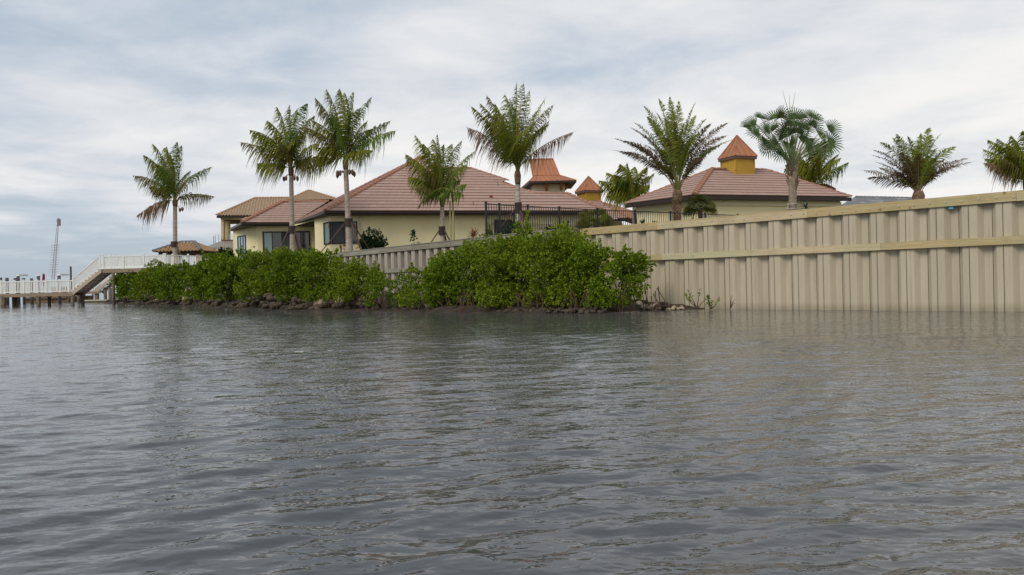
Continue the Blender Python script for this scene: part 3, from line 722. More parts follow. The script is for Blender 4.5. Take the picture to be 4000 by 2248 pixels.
# ---- tan barrel-tiled neighbour at left, behind the left wing
barrel = mat('barrel_tile_tan', (.34, .225, .135), .8, (.46, .345, .23), 9, bump=.01, bscale=14)
def barrel_field(root, a, u, v, n, poly, rows, pitch_, m, amp=.055, step=.045):
    """S-tiles: corrugated strips stepping down course by course, one joined part"""
    pu = [(Vector(q) - a).dot(u) for q in poly]; pv = [(Vector(q) - a).dot(v) for q in poly]
    vmin, vmax = min(pv), max(pv); ex = (vmax - vmin) / rows; mb = MB()
    def span(y):
        xs = []; k = len(pu)
        for i in range(k):
            x1, y1, x2, y2 = pu[i], pv[i], pu[(i + 1) % k], pv[(i + 1) % k]
            if (y1 <= y < y2) or (y2 <= y < y1): xs.append(x1 + (x2 - x1) * (y - y1) / (y2 - y1))
        return (min(xs), max(xs)) if len(xs) >= 2 else None
    for r in range(rows):
        y0, y1 = vmin + r * ex, vmin + (r + 1) * ex; s0, s1_ = span(y0 + 1e-4), span(y1 - 1e-4)
        if not s0 or not s1_: continue
        lo, hi = min(s0[0], s1_[0]), max(s0[1], s1_[1]); k = max(2, int((hi - lo) / (pitch_ / 6)))
        prev = None
        for i in range(k + 1):
            x = lo + (hi - lo) * i / k; z = amp * math.sin(2 * math.pi * x / pitch_)
            xa, xb = min(max(x, s0[0]), s0[1]), min(max(x, s1_[0]), s1_[1])
            p0 = a + u * xa + v * (y0 - .03) + n * (z + step + amp); p1 = a + u * xb + v * y1 + n * (z + amp); pb = a + u * xa + v * (y0 - .03) + n * (z + amp - .03)
            if prev: mb.add([prev[0], p0, p1, prev[1], prev[2], pb], [(0, 1, 2, 3), (4, 5, 1, 0)])
            prev = (p0, p1, pb)
    return mb.build('tile_field', m, root, stuff=True)
YB = 84.0
b0_ = P(846, 843, YB); b1_ = P(1310, 834, YB + 3); b1_.z = b0_.z
tan_h = thing('tan_house', Vector((b0_.x, b0_.y, GZ)), 'two-storey tan house with barrel tile roof and balcony at far left', 'house')
tu = (b1_ - b0_).normalized(); tb = Vector((-tu.y, tu.x, 0)); tv_ = (tb + ZUP * .42).normalized(); tn = tu.cross(tv_).normalized()
W = lambda x, y: Pp(x, y, b0_, tn)
tp = [b0_, b1_, W(1300, 772), W(997, 776)]
barrel_field(tan_h, b0_, tu, tv_, tn, tp, 14, .30, barrel)
MB().poly(tp).build('roof', deck_m, tan_h)
hipb = W(997, 776); mb = MB(); mb.poly([b0_, hipb, hipb + tb * 6 - ZUP * 2.4, b0_ + tb * 12]); mb.poly([hipb, W(1300, 772), W(1300, 772) + tb * 6 - ZUP * 2.4, hipb + tb * 6 - ZUP * 2.4]); mb.build('rear_roof', barrel, tan_h)
tancap = mat('ridge_cap_tan', (.38, .225, .11), .8)
CAPS.pop('ridge_cap_0.14', None)
ridge_caps(tan_h, b0_ + tn * .06, hipb + tn * .06, ZUP, .14, .42, tancap); ridge_caps(tan_h, hipb + tn * .06, W(1128, 775) + tn * .06, ZUP, .14, .42, tancap)
# upper hip
YU = 92.0; ap = P(1206, 744, YU); e1_, e2_ = P(1120, 782, YU - 2.2), P(1318, 782, YU - 2.2); zE = (e1_.z + e2_.z) / 2; e1_.z = e2_.z = zE
up_ = plane_from(e1_, e2_, ap); barrel_field(tan_h, e1_, up_[1], up_[2], up_[3], [e1_, e2_, ap], 9, .30, barrel)
mb = MB(); mb.poly([e1_, e2_, ap]); mb.poly([e1_, ap, e1_ + Vector((0, 5, 0))]); mb.poly([e2_, e2_ + Vector((0, 5, 0)), ap]); mb.build('roof', barrel, tan_h)
ridge_caps(tan_h, e1_ + up_[3] * .05, ap, ZUP, .14, .42, tancap); ridge_caps(tan_h, e2_ + up_[3] * .05, ap, ZUP, .14, .42, tancap)
eave_trim(tan_h, b0_, b1_, tb, .26, .0, gut=0)
tstuc = mat('stucco_tan', (.60, .48, .25), .9, (.55, .44, .23), 1.5, bump=.0004, bscale=25)
def pxbox(root, x0, y0, x1, y1, Y, dep, m, name):
    a, b, c, d = P(x0, y1, Y), P(x1, y1, Y), P(x1, y0, Y), P(x0, y0, Y)
    return MB().prism([a, b, c, d], (0, dep, 0)).build(name, m, root)
pxbox(tan_h, 862, 849, 1300, 858, YB + .7, .4, tstuc, 'beam')
pxbox(tan_h, 863, 858, 873, 938, YB + .7, .5, tstuc, 'column'); pxbox(tan_h, 874, 858, 894, 938, YB + 1.6, .5, tstuc, 'column')
pxbox(tan_h, 873, 857, 1050, 862, YB + 1.3, 5, soffit_m, 'porch_ceiling')
pxbox(tan_h, 960, 862, 1300, 1000, YB + 3.5, 6, tstuc, 'wall')
pxbox(tan_h, 863, 937, 1100, 942, YB + .4, 6, mat('balcony_trim', (.13, .065, .045), .6), 'balcony_slab')
railg = mat('balcony_glass', (.55, .66, .70), .05, spec=.6)
bs = railg.node_tree.nodes['Principled BSDF']; bs.inputs['Alpha'].default_value = .18
pxbox(tan_h, 894, 913, 1000, 937, YB + .5, .02, railg, 'glass_rail')
mb = MB()
arc = [P(855, 945, YB + .5) + Vector((-.85 * math.sin(a_) * 1.0, .9 * (1 - math.cos(a_)), 0)) for a_ in np.linspace(0, 1.5, 7)]
gz = P(855, 916, YB + .5).z
for p, q in zip(arc[:-1], arc[1:]): mb.quad(p, q, Vector((q.x, q.y, gz - .1 * (q.y - arc[0].y))), Vector((p.x, p.y, gz - .1 * (p.y - arc[0].y))))
mb.build('glass_rail', railg, tan_h)
pstm = mat('rail_post_steel', (.35, .36, .36), .4, metal=.5)
for k_, p in enumerate(arc[::2]): MB().tube([Vector((p.x, p.y, p.z - .3)), Vector((p.x, p.y, gz + .02 if k_ == 0 else gz - .15))], .03, 6).build('rail_post', pstm, tan_h)
seamg = mat('metal_roof_taupe', (.30, .26, .215), .5, (.26, .225, .19), 2)
s0_, s1b, s2_, s3_ = P(795, 968, YB - 3.5), P(1000, 968, YB - 3.5), P(1000, 943, YB + .3), P(863, 943, YB + .3)
MB().poly([s0_, s1b, s2_, s3_]).build('lower_roof', seamg, tan_h)
for k in range(26):
    t = k / 25; p = s0_.lerp(s1b, t); q = P(863 + (1000 - 863) * max(0, (t - .33) / .67), 943, YB + .3) if t > .33 else s0_.lerp(s3_, t / .33)
    MB().bar(p, q, .03, .05).build('seam', seamg, tan_h)
pxbox(tan_h, 796, 968, 1000, 973, YB - 3.5, .1, mat('metal_fascia', (.24, .21, .18), .5), 'fascia')
pxbox(tan_h, 830, 974, 1000, 1040, YB + 1, .3, tstuc, 'wall')

# ---- grey roof far right
YG = 88.0
gh = thing('grey_roof_house', P(3450, 860, YG), 'distant house with grey tile roof just above the seawall', 'house')
ga, gb_, gc, gd_ = P(3250, 822, YG - 3), P(3660, 800, YG - 3), P(3560, 775, YG), P(3362, 775, YG)
gb_.z = ga.z
TG = [(.20, .20, .205), (.25, .25, .255), (.17, .17, .18), (.29, .285, .28), (.22, .215, .21)]
tile_g = mat('roof_tile_grey', TG[0], .8, None, obj_rand=TG, island=True, bump=.001, bscale=12)
pl = plane_from(ga, gb_, gd_); ph_ = [ga, gb_, Pp(3570, 774, ga, pl[3]), Pp(3342, 769, ga, pl[3])]
tile_field(gh, ga, pl[1], pl[2], pl[3], ph_, 9, .5, 120, tile_g, seed=41)
mb = MB(); mb.poly([p - pl[3] * .02 for p in ph_]); mb.poly([ph_[3], ph_[2], ph_[2] + Vector((0, 5, -2.2)), ph_[3] + Vector((0, 5, -2.2))]); mb.build('roof', mat('roof_deck_grey', (.12, .12, .12), .9), gh)
wall_strip(gh, [(ga.x + .6, ga.y + .7), (gb_.x - .6, gb_.y + .7)], GZ - .1, ga.z - .1, m=mat('stucco_grey', (.5, .5, .48), .9))
CAPS.pop('ridge_cap_0.12', None)
gcap = mat('ridge_cap_grey', (.18, .18, .185), .8)
ridge_caps(gh, ph_[3], ph_[2], ZUP, .125, .45, gcap)
# ------------------------------------------------------------------ palms
def leaf_mat(name, cols, trans=.25, rough=.5, spec=.35):
    return mat(name, cols[0], rough, None, obj_rand=cols, island=True, trans=trans + .1, spec=spec * .35)
def leaf_mat1(name, cols, trans=.25, rough=.5, spec=.35): return mat(name, cols[0], rough, None, obj_rand=cols, island=False, trans=trans, spec=.15)
fr_green = leaf_mat('frond_green', [(0.252, 0.254, 0.023), (0.17, 0.201, 0.019), (0.36, 0.321, 0.031), (0.127, 0.156, 0.017)])
fr_bright = leaf_mat('frond_bright_green', [(0.162, 0.234, 0.034), (0.121, 0.189, 0.027), (0.227, 0.272, 0.055), (0.097, 0.151, 0.024)], .3)
fr_yellow = leaf_mat('frond_yellowing', [(.20, .17, .045), (.11, .115, .03), (.25, .17, .06), (.15, .14, .035)], .3)
fr_brown = leaf_mat('frond_dry_brown', [(.26, .17, .095), (.19, .115, .065), (.32, .235, .15), (.15, .09, .055)], .2, .8)
fr_date = leaf_mat('frond_date_olive', [(0.143, 0.21, 0.024), (0.209, 0.26, 0.032), (0.106, 0.172, 0.022), (0.286, 0.285, 0.045)], .2)
fr_dateb = leaf_mat('frond_date_tan', [(0.191, 0.125, 0.061), (0.132, 0.101, 0.039), (0.232, 0.161, 0.086), (0.099, 0.076, 0.032)], .2, .8)
fr_silver = leaf_mat1('fan_silver_green', [(0.105, 0.161, 0.059), (0.08, 0.127, 0.046), (0.133, 0.19, 0.073), (0.063, 0.106, 0.038)], .18, .55)
fr_fan = leaf_mat('fan_green', [(.075, .125, .025), (.055, .09, .02), (.12, .155, .04), (.16, .14, .05)], .25)
rachis_g = mat('rachis_green', (.20, .22, .06), .5, spec=.4)
rachis_y = mat('rachis_yellow', (.36, .28, .06), .5, spec=.4)
rachis_b = mat('rachis_brown', (.26, .17, .10), .7)
trunk_g = mat('palm_trunk_grey', (.45, .37, .30), .85, (.30, .24, .19), 4, bump=.02, bscale=9, stretch=(1, 1, 3.5))
trunk_w = mat('palm_trunk_pale', (.48, .43, .36), .85, (.33, .28, .22), 4, bump=.015, bscale=9, stretch=(1, 1, 3.5))
trunk_d = mat('date_trunk_brown', (.30, .16, .10), .9, (.17, .09, .06), 7, bump=.02, bscale=16)
boot_m = mat('palm_boot_fibre', (.25, .155, .09), .9, (.12, .075, .045), 8, bump=.02, bscale=20)
strap_m = mat('palm_strap_dark', (.045, .032, .026), .8)
brace_m = mat('brace_timber', (.15, .085, .06), .8, (.10, .06, .045), 6)
def bez(a, b, c, t): return a * ((1 - t) ** 2) + b * (2 * t * (1 - t)) + c * (t * t)
def frond(root, a, tip, arch, m, ll=.55, n=42, droop=.55, spread=1.0, start=.16, rm=None, r0=.028, seed=0, wind=(-.10, 0, 0), vee=.25, wid=.028, taper=.35):
    rs = np.random.default_rng(seed); a, tip = Vector(a), Vector(tip); L = (tip - a).length
    c = a + Vector(((tip.x - a.x) * .30, (tip.y - a.y) * .30, max(0, tip.z - a.z) * .62 + min(0, tip.z - a.z) * .1)) + ZUP * (arch * L * .8)
    pts = [bez(a, c, tip, i / 10) for i in range(11)]
    rb_ = MB(); rb_.tube(pts, [r0 * (1 - .85 * i / 10) for i in range(11)], 4)
    V = []; Fc = []; wv = np.array(wind)
    side0 = (tip - a).cross(ZUP)
    if side0.length < .15 * L: side0 = Vector((rs.normal(), rs.normal(), 0))
    side0 = np.array(side0.normalized())
    ang = rs.uniform(-1.0, 1.0)
    for k in range(n):
        t = start + (1 - start) * (k + .5) / n
        p = np.array(bez(a, c, tip, t)); tg = np.array((c - a) * (2 * (1 - t)) + (tip - c) * (2 * t)); tg /= np.linalg.norm(tg)
        s_ = side0 - tg * side0.dot(tg); s_ /= np.linalg.norm(s_); nn = np.cross(s_, tg)
        if nn[2] < 0: nn = -nn
        s_ = s_ * math.cos(ang) + nn * math.sin(ang); nn = np.cross(s_, tg); nn = nn if nn[2] >= 0 else -nn
        u = (t - start) / (1 - start); prof = (math.sin(math.pi * min(1, (u * .92 + .12))) ** .55) * (1 - taper * max(0, u - .6) / .4)
        for sg in (-1, 1):
            if rs.random() < .10: continue
            l = ll * prof * rs.uniform(.72, 1.15)
            d = s_ * sg * spread + tg * (.45 + .45 * u) + nn * (vee * rs.uniform(.4, 1.5)); d += rs.normal(0, .15, 3); d[2] -= .25 * droop * rs.random(); d /= np.linalg.norm(d)
            dr = droop * l * rs.uniform(.6, 1.6)
            w_ = wid * rs.uniform(.8, 1.2)
            wd = np.cross(d, nn); wn = np.linalg.norm(wd); wd = wd / wn if wn > .05 else tg
            o = len(V)
            for q, ws in ((0, .55), (.38, 1.0), (.72, .75), (1.0, .08)):
                cpt = p + d * (l * q) * (1 - .25 * droop * q * q) + np.array((0, 0, -dr * q * q)) + wv * l * q * q
                V.append(cpt - wd * w_ * ws); V.append(cpt + wd * w_ * ws)
            for q in range(3): Fc.append((o + 2 * q, o + 2 * q + 1, o + 2 * q + 3, o + 2 * q + 2))
    fo_ = mesh_np('frond', np.array(V), np.array(Fc), m, root)
    rb_.build('rachis', rm or rachis_g, fo_)
    return fo_
def trunk(root, base, topp, r0, r1, m, flare=1.6, lean=.0, rings=26, name='trunk', rough_=.03):
    mb = MB(); pts = []; rad = []; rs = random.Random(int(abs(base.x) * 100))
    for i in range(rings + 1):
        t = i / rings; p = base.lerp(topp, t) + Vector((lean * math.sin(math.pi * t), 0, 0)); f = 1 + (flare - 1) * max(0, 1 - t * 4.2) ** 2
        for e_, w_ in ((0, 1.0), (.7, 1 + rough_)):
            if i == rings and e_: break
            pts.append(p + (topp - base) * (e_ / rings)); rad.append(lerp(r0, r1, t) * f * w_ * rs.uniform(.97, 1.03))
    return mb.tube(pts, rad, 12).build(name, m, root, smooth_=True)
def braces(root, base, zh, r, spreads, strap=True, zb=None):
    c = Vector((base.x, base.y, zh))
    if strap: MB().tube([c - ZUP * .22, c + ZUP * .22], r * 1.35, 12).build('strap_collar', strap_m, root)
    for dx, dy in spreads:
        MB().bar(c + Vector((dx, dy, 0)).normalized() * r * 1.2, Vector((base.x + dx, base.y + dy, (zb or GZ))), .09, .05).build('brace', brace_m, root)
def spathe(root, p, sgn, k=3, s=1.0):
    rs = random.Random(int(p.x * 50))
    for i in range(k):
        q = p + Vector((sgn * rs.uniform(.25, .55) * s, rs.uniform(-.3, 0), rs.uniform(-.25, .1) * s))
        MB().tube([p, lerp(p, q, .6) + ZUP * .12 * s, q], [.02, .02, .015], 5).build('stalk', rachis_b, root)
        MB().tube([q + ZUP * .12, q + ZUP * .02, q - ZUP * .12, q - ZUP * .22 * s], [.02, .09 * s, .08 * s, .01], 7).build('husk', boot_m, root, smooth_=True)
def palm(label, crown, basex, Y, tips, r0, r1, tm, group, ll=.55, seed=0, dz=1.0, arch=.20, lean=0, flare=1.6, droop=1.05, boot=.35, fm=None, n=68, crown_up=.25, wid=.028, start=.16, extra=8, elen=1.6, vee=.08, cat='palm tree', name='coconut_palm', spread=1.0, wind=(-.40, 0, 0), rm=None):
    """crown: photo pixel of the crown shaft; tips: (px,py,kind[,depth]) frond ends; kinds g b y d"""
    c = P(crown[0], crown[1], Y); base = Vector((P(basex, 1000, Y).x, Y, GZ - .05))
    th = thing(name, base, label, cat, group)
    trunk(th, base, c - ZUP * .1, r0, r1, tm, flare, lean)
    rs = random.Random(seed)
    if boot: MB().tube([c - ZUP * boot, c - ZUP * boot * .4, c + ZUP * .05, c + ZUP * crown_up], [r1 * 1.02, r1 * 1.28, r1 * 1.4, r1 * 1.0], 10).build('crown_shaft', boot_m if fm is None else fm, th, smooth_=True)
    km = {'g': fr_green, 'b': fr_bright, 'y': fr_yellow, 'd': fr_brown, 'o': fr_date, 't': fr_dateb}
    kr = {'g': rachis_g, 'b': rachis_y, 'y': rachis_y, 'd': rachis_b, 'o': rachis_g, 't': rachis_b}
    for i, tp_ in enumerate(tips):
        px, py, kd = tp_[:3]; dy = tp_[3] if len(tp_) > 3 else rs.uniform(-1, 1) * dz
        ar = tp_[4] if len(tp_) > 4 else arch
        s_ = c + ZUP * rs.uniform(0, crown_up) + Vector((rs.uniform(-.06, .06), rs.uniform(-.06, .06), 0))
        frond(th, s_, P(px, py, Y + dy), ar, km[kd], ll * (1.15 if kd in 'gbo' else .95), n, droop * (1.4 if kd == 'd' else 1), seed=seed * 100 + i, rm=rm or kr[kd], wid=wid, start=start, vee=vee, spread=spread, wind=wind, r0=(.017 if kd in 'ot' else .026))
    for i in range(extra):           # fronds that point towards or away from the viewer fill the crown
        a_ = 2 * math.pi * (i + rs.random() * .6) / extra; el = rs.uniform(.55, 1.25)
        tip = c + Vector((math.cos(a_) * math.cos(el) * elen * .8, math.sin(a_) * math.cos(el) * elen * 1.2, math.sin(el) * elen))
        kd = 'g' if rs.random() < .75 else 'b'
        if tips and tips[0][2] in 'ot': kd = rs.choice('oot')
        frond(th, c + ZUP * .05, tip, arch, km[kd], ll, n, droop, seed=seed * 100 + 60 + i, rm=rm or kr[kd], wid=wid, start=start, vee=vee, spread=spread, wind=wind, r0=(.017 if kd in 'ot' else .026))
    return th, c, base
GP = 'coconut palms planted around the house'
t1, c, b_ = palm('slender coconut palm standing alone beside the white dock stairs', (684, 792), 682, 64.0,
    [(512, 686, 'y', -.5, .22), (527, 850, 'd', -.8, .24), (555, 605, 'g'), (592, 560, 'g'), (640, 575, 'g', .8), (692, 552, 'b', -.4), (712, 566, 'g', .6), (835, 650, 'b', -.3, .14), (846, 771, 'y', -.4, .3), (580, 727, 'y', -1.2, .2), (650, 570, 'g', -.9), (745, 690, 'y', -1.3, .2), (665, 600, 'g', 1.3), (610, 640, 'g', -1.4)],
    .20, .155, trunk_g, GP, ll=.85, seed=1, flare=1.9, extra=3, elen=3.2, wid=.034)
spathe(t1, c - ZUP * .3, 1, 2, 1.2)
braces(t1, b_, P(684, 955, 64).z, .2, [(-1.1, -.5), (1.1, -.5), (.2, 1)])
t2, c, b_ = palm('tall coconut palm in front of the sliding doors of the left wing', (1137, 668), 1143, 49.0,
    [(970, 508, 'g', -.6, .26), (930, 555, 'y', -.4, .12), (1079, 415, 'g', .5), (1132, 407, 'g', -.5), (1162, 424, 'g', .6), (1204, 400, 'b', -.3), (1236, 450, 'g', .6), (1320, 622, 'y', -.7, .22), (1285, 620, 'g', .7, .25), (990, 520, 'g', .6, .2), (1000, 640, 'g', -.7, .22), (1095, 560, 'y', -1.6, .2), (1040, 470, 'g', .3, .2), (1185, 520, 'g', -1.5, .2), (1250, 560, 'g', -.2, .25)],
    .165, .125, trunk_g, GP, ll=.85, seed=2, flare=1.5, extra=3, elen=3.0, wid=.028)
spathe(t2, c - ZUP * .25, -1, 2); spathe(t2, c - ZUP * .25, 1, 2)
braces(t2, b_, P(1140, 898, 49).z, .16, [(-1.0, -.6), (1.0, -.6), (.3, 1)])
t3, c, b_ = palm('tall coconut palm with hanging husks in front of the corner window', (1350, 640), 1366, 44.5,
    [(1226, 378, 'y', -.5, .12), (1272, 345, 'g', .5, .12), (1325, 343, 'g', -.4), (1383, 357, 'g', .3), (1457, 374, 'b', -.3, .06), (1533, 470, 'b', .4, .08), (1556, 509, 'b', -.4, .12), (1176, 493, 'y', -.6, .18), (1290, 432, 'b', -1.5, .16), (1215, 470, 'g', .7, .15), (1440, 470, 'g', .8, .1), (1240, 580, 'g', -.6, .3), (1460, 590, 'g', -.5, .3), (1345, 360, 'g', .9), (1410, 420, 'g', -1.0)],
    .165, .125, trunk_g, GP, ll=.8, seed=3, flare=1.75, extra=3, elen=3.0, wid=.027)
spathe(t3, c - ZUP * .55, -1, 4); spathe(t3, c - ZUP * .5, 1, 4)
braces(t3, b_, P(1357, 870, 44.5).z, .17, [(-1.7, -.6), (.9, -.7), (1.2, .8)])
t4, c, b_ = palm('short coconut palm in front of the long blank yellow wall', (1727, 786), 1729, 41.0,
    [(1578, 600, 'g', -.4, .1), (1616, 522, 'g', .4, .06), (1650, 560, 'g', -.5), (1708, 522, 'g', .3), (1735, 560, 'b', -.4), (1808, 545, 'b', -.4, .04), (1864, 585, 'b', -.5, .02), (1830, 640, 'g', .6, .1), (1590, 690, 'g', -.5, .18), (1650, 655, 'y', -1.2, .2), (1690, 540, 'g', .7), (1770, 560, 'g', .7), (1620, 730, 'y', -.9, .25)],
    .125, .10, trunk_g, GP, ll=.64, seed=4, flare=1.3, extra=3, elen=2.7, wid=.024, start=.1)
braces(t4, b_, P(1727, 902, 41).z, .13, [(-.9, -.3), (.7, -.4), (.3, .8)])
t5, c, b_ = palm('large coconut palm with upright fronds rising behind the black fence', (2022, 690), 2026, 36.0,
    [(1834, 411, 'y', -.4, .04), (1816, 496, 'd', -.5, .12), (1896, 368, 'y', .4, .08), (1869, 400, 'y', -.5, .08), (2019, 317, 'b', -.2, .0), (2046, 318, 'b', .3, .0), (2071, 347, 'g', .5, .02), (2135, 378, 'g', -.3, .02), (2168, 406, 'y', -.4, .06), (2250, 513, 'd', -.3, .06), (1971, 364, 'g', .4, .04), (1930, 400, 'g', -.8, .08), (1900, 470, 'g', -.6, .12), (2100, 430, 'g', .6, .06), (2150, 470, 'g', .4, .1), (1990, 380, 'g', .9, .05), (1960, 480, 'b', -1.2, .12), (2090, 520, 'g', -1.0, .12)],
    .13, .115, trunk_w, GP, ll=.70, seed=5, flare=1.2, extra=5, elen=3.2, wid=.020, droop=.9, boot=.4, start=.2)
MB().tube([P(2024, 792, 36), P(2026, 835, 36)], .165, 12).build('strap_collar', strap_m, t5)
for dx, dy in ((-1.5, .2), (.9, .2), (.5, -.7)): MB().bar(P(2025, 800, 36), Vector((b_.x + dx, b_.y + dy, GZ)), .09, .05).build('brace', brace_m, t5)
# slim twin-stemmed palm beside it
tA, c, b_ = palm('slim young palm with thin yellow stems beside the short coconut palm', (1768, 770), 1775, 40.0,
    [(1826, 720, 'b', -.3, .3), (1800, 700, 'b', .2, .2), (1740, 740, 'b', -.4, .2), (1625, 822, 'b', .3, .55), (1815, 765, 'b', -.3, .35), (1770, 690, 'b', 0, .1), (1720, 770, 'b', -.6, .4)],
    .05, .045, mat('slim_palm_stem', (.38, .33, .13), .7, (.30, .27, .12), 4), None, ll=.36, seed=6, boot=.3, flare=1.1, extra=0, n=26, fm=rachis_g, name='young_palm', start=.25)
b2 = Vector((P(1763, 1000, 40.2).x, 40.2, GZ)); trunk(tA, b2, P(1757, 785, 40.2), .045, .04, MATS['slim_palm_stem'], 1.1)
t7, c, b_ = palm('lone coconut palm with bent fronds between the two yellow buildings', (2478, 790), 2478, 58.0,
    [(2334, 706, 'g', -.4, .16), (2365, 674, 'g', .4, .12), (2420, 640, 'g', -.4), (2449, 634, 'b', .2, .04), (2513, 666, 'b', -.3, .06), (2560, 674, 'g', .3, .06), (2410, 700, 'b', -.9, .25), (2370, 760, 'g', -.3, .35), (2480, 650, 'g', .5), (2540, 720, 'g', -.5, .15)],
    .17, .14, trunk_g, GP, ll=.85, seed=7, extra=5, elen=2.8, wid=.032)
t8, c, b_ = palm('coconut palm half hidden behind the silver fan palm', (3185, 735), 3185, 56.0,
    [(3321, 632, 'b', -.3, .04), (3260, 560, 'g', .4), (3225, 540, 'g', -.5), (3150, 540, 'g', .3), (3080, 580, 'g', .2), (3060, 660, 'g', -.3, .2), (3280, 600, 'g', .3, .1), (3270, 740, 'd', -.5, .5), (3110, 610, 'g', .5), (3195, 560, 'g', -.8)],
    .17, .14, trunk_g, GP, ll=.85, seed=8, extra=5, elen=2.8, wid=.034)
t10, c, b_ = palm('coconut palm cut by the right edge of the picture', (4012, 720), 4014, 30.0,
    [(3832, 582, 'g', -.3, .08), (3835, 637, 'd', -.4, .12), (3852, 545, 'g', .4, .12), (3890, 540, 'g', -.5, .1), (3946, 527, 'g', .3, .06), (3995, 508, 'g', -.3), (4060, 500, 'g', .3), (4130, 530, 'g', -.3), (4190, 600, 'y', .3, .1), (3900, 620, 'y', -.8, .12), (3930, 560, 'g', -.9, .1), (4110, 590, 'g', -.6)],
    .13, .11, trunk_g, GP, ll=.44, seed=10, extra=5, elen=2.0, wid=.018)
# date palms
z6 = lambda x, y: (2300 + x * .3798, 350 + y * .3798)
dt = [(205, 620, 't'), (230, 500, 't'), (290, 640, 't'), (330, 530, 't'), (410, 385, 't'), (450, 330, 'o'), (550, 155, 'o'), (585, 265, 'o'), (710, 75, 'o'), (830, 55, 'o'), (925, 100, 'o'), (1105, 115, 'o'), (1110, 255, 'o'), (1220, 290, 'o'), (1275, 340, 't'), (1455, 335, 't'), (1440, 470, 't'), (1500, 510, 'o'), (780, 280, 'o'), (870, 310, 't'), (1310, 600, 'o'), (640, 350, 't'), (1150, 430, 'o'), (990, 330, 'o'), (500, 440, 'o'), (560, 560, 'o'), (420, 560, 't'), (1240, 470, 't'), (1060, 480, 't'), (760, 470, 't'), (940, 470, 't'), (860, 200, 'o'), (1380, 560, 't'), (680, 220, 'o')]
t6, c, b_ = palm('bushy date palm with stout brown trunk in front of the garage roof', (2646, 762), 2646, 41.0,
    [(*z6(x, y), k, random.uniform(-.9, .9), random.uniform(.05, .12) + .07 * min(1, abs(x - 880) / 600)) for x, y, k in dt],
    .20, .185, trunk_d, 'date palms behind the seawalls', ll=.40, seed=12, flare=1.0, extra=10, elen=2.7, wid=.018, n=92, droop=.25, vee=.5, boot=.5, start=.3, name='date_palm', spread=.9, wind=(-.02, 0, 0))
# trunk scales of cut leaf bases
dscale = MB().add([(-.05, 0, -.03), (.05, 0, -.03), (.035, .03, .07), (-.035, .03, .07), (0, .07, .06)], [(0, 1, 4), (1, 2, 4), (2, 3, 4), (3, 0, 4)]).mesh('leaf_base', boot_m)
for i in range(170):
    z = b_.z + .7 + (c.z - .25 - b_.z - .7) * (i / 170); a_ = i * 2.399
    nrm = Vector((math.cos(a_), math.sin(a_), 0))
    if nrm.y > .3: continue
    inst('leaf_base', dscale, t6, frame(Vector((b_.x, b_.y, z)) + nrm * .175, Vector((-nrm.y, nrm.x, 0)), nrm, ZUP))
z8 = lambda x, y: (3300 + x * .3798, 450 + y * .3798)
dt = [(165, 570, 't'), (205, 650, 't'), (270, 355, 't'), (265, 410, 't'), (350, 275, 'o'), (480, 225, 'o'), (520, 185, 'o'), (640, 210, 'o'), (785, 180, 'o'), (880, 120, 'o'), (900, 190, 'o'), (1000, 185, 'o'), (1160, 320, 'o'), (1330, 480, 't'), (1290, 440, 't'), (1180, 520, 't'), (1070, 330, 't'), (420, 480, 't'), (330, 540, 't'), (560, 380, 't'), (680, 330, 'o'), (760, 300, 'o'), (960, 330, 'o'), (300, 480, 't'), (1040, 450, 't'), (640, 470, 't'), (850, 420, 'o'), (920, 560, 't'), (500, 580, 't')]
t9, c, b_ = palm('wide date palm peeking over the new seawall right of the grey roof', (3588, 770), 3588, 34.0,
    [(*z8(x, y), k, random.uniform(-.7, .7), random.uniform(.05, .12) + .07 * min(1, abs(x - 760) / 500)) for x, y, k in dt],
    .19, .18, trunk_d, 'date palms behind the seawalls', ll=.44, seed=13, flare=1.0, extra=8, elen=1.9, wid=.014, n=80, droop=.4, vee=.4, boot=.35, start=.22, name='date_palm', spread=.8, wind=(-.02, 0, 0))

# ---- fan palms
def fan(root, hub, axis, facing, R, m, nseg=24, arc=R_(230), fuse=.5, droop=.15, seed=0, split=.9):
    """costapalmate leaf: pleated segments fused near the hub, free and drooping towards the tips"""
    rs = np.random.default_rng(seed); ax = np.array(axis.normalized()); nf = np.array(facing.normalized()); nf = nf - ax * nf.dot(ax); nf /= np.linalg.norm(nf); sd_ = np.cross(ax, nf)
    V = []; Fc = []; hub = np.array(hub); da = arc / nseg
    for k in range(nseg):
        a_ = -arc / 2 + da * (k + .5); rl = R * (1 - .22 * abs(a_) / (arc / 2)) * rs.uniform(.93, 1.05)
        f0 = .10 * (1 if k % 2 else -1)
        def at_(an, r, h=0): 
            p = hub + ax * (math.cos(an) * r) + sd_ * (math.sin(an) * r) + nf * (h + .25 * r * r / R * (abs(math.sin(an)) - .3))
            p[2] -= droop * r * r / R; return p
        o = len(V)
        V += [hub, at_(a_ - da / 2, rl * fuse), at_(a_, rl * fuse, .03), at_(a_ + da / 2, rl * fuse)]
        V += [at_(a_ - da * .20, rl * .8), at_(a_, rl * .8, .02), at_(a_ + da * .20, rl * .8)]
        tip = at_(a_ + rs.normal(0, .03), rl); tip[2] -= droop * .4 * rs.random() * R; V.append(tip)
        Fc += [(o, o + 1, o + 2, o + 2), (o, o + 2, o + 3, o + 3), (o + 1, o + 4, o + 5, o + 2), (o + 2, o + 5, o + 6, o + 3), (o + 4, o + 7, o + 7, o + 5), (o + 5, o + 7, o + 7, o + 6)]
    mbb = MB(); mbb.add(V, [tuple(dict.fromkeys(f)) for f in Fc])
    return mbb.build('fan_leaf', m, root)
z7 = lambda x, y: (2700 + x * .3799, 350 + y * .3799)
YF = 37.0
cB = P(*z7(1040, 800), YF); bB = Vector((P(3099, 1000, YF).x, YF, GZ))
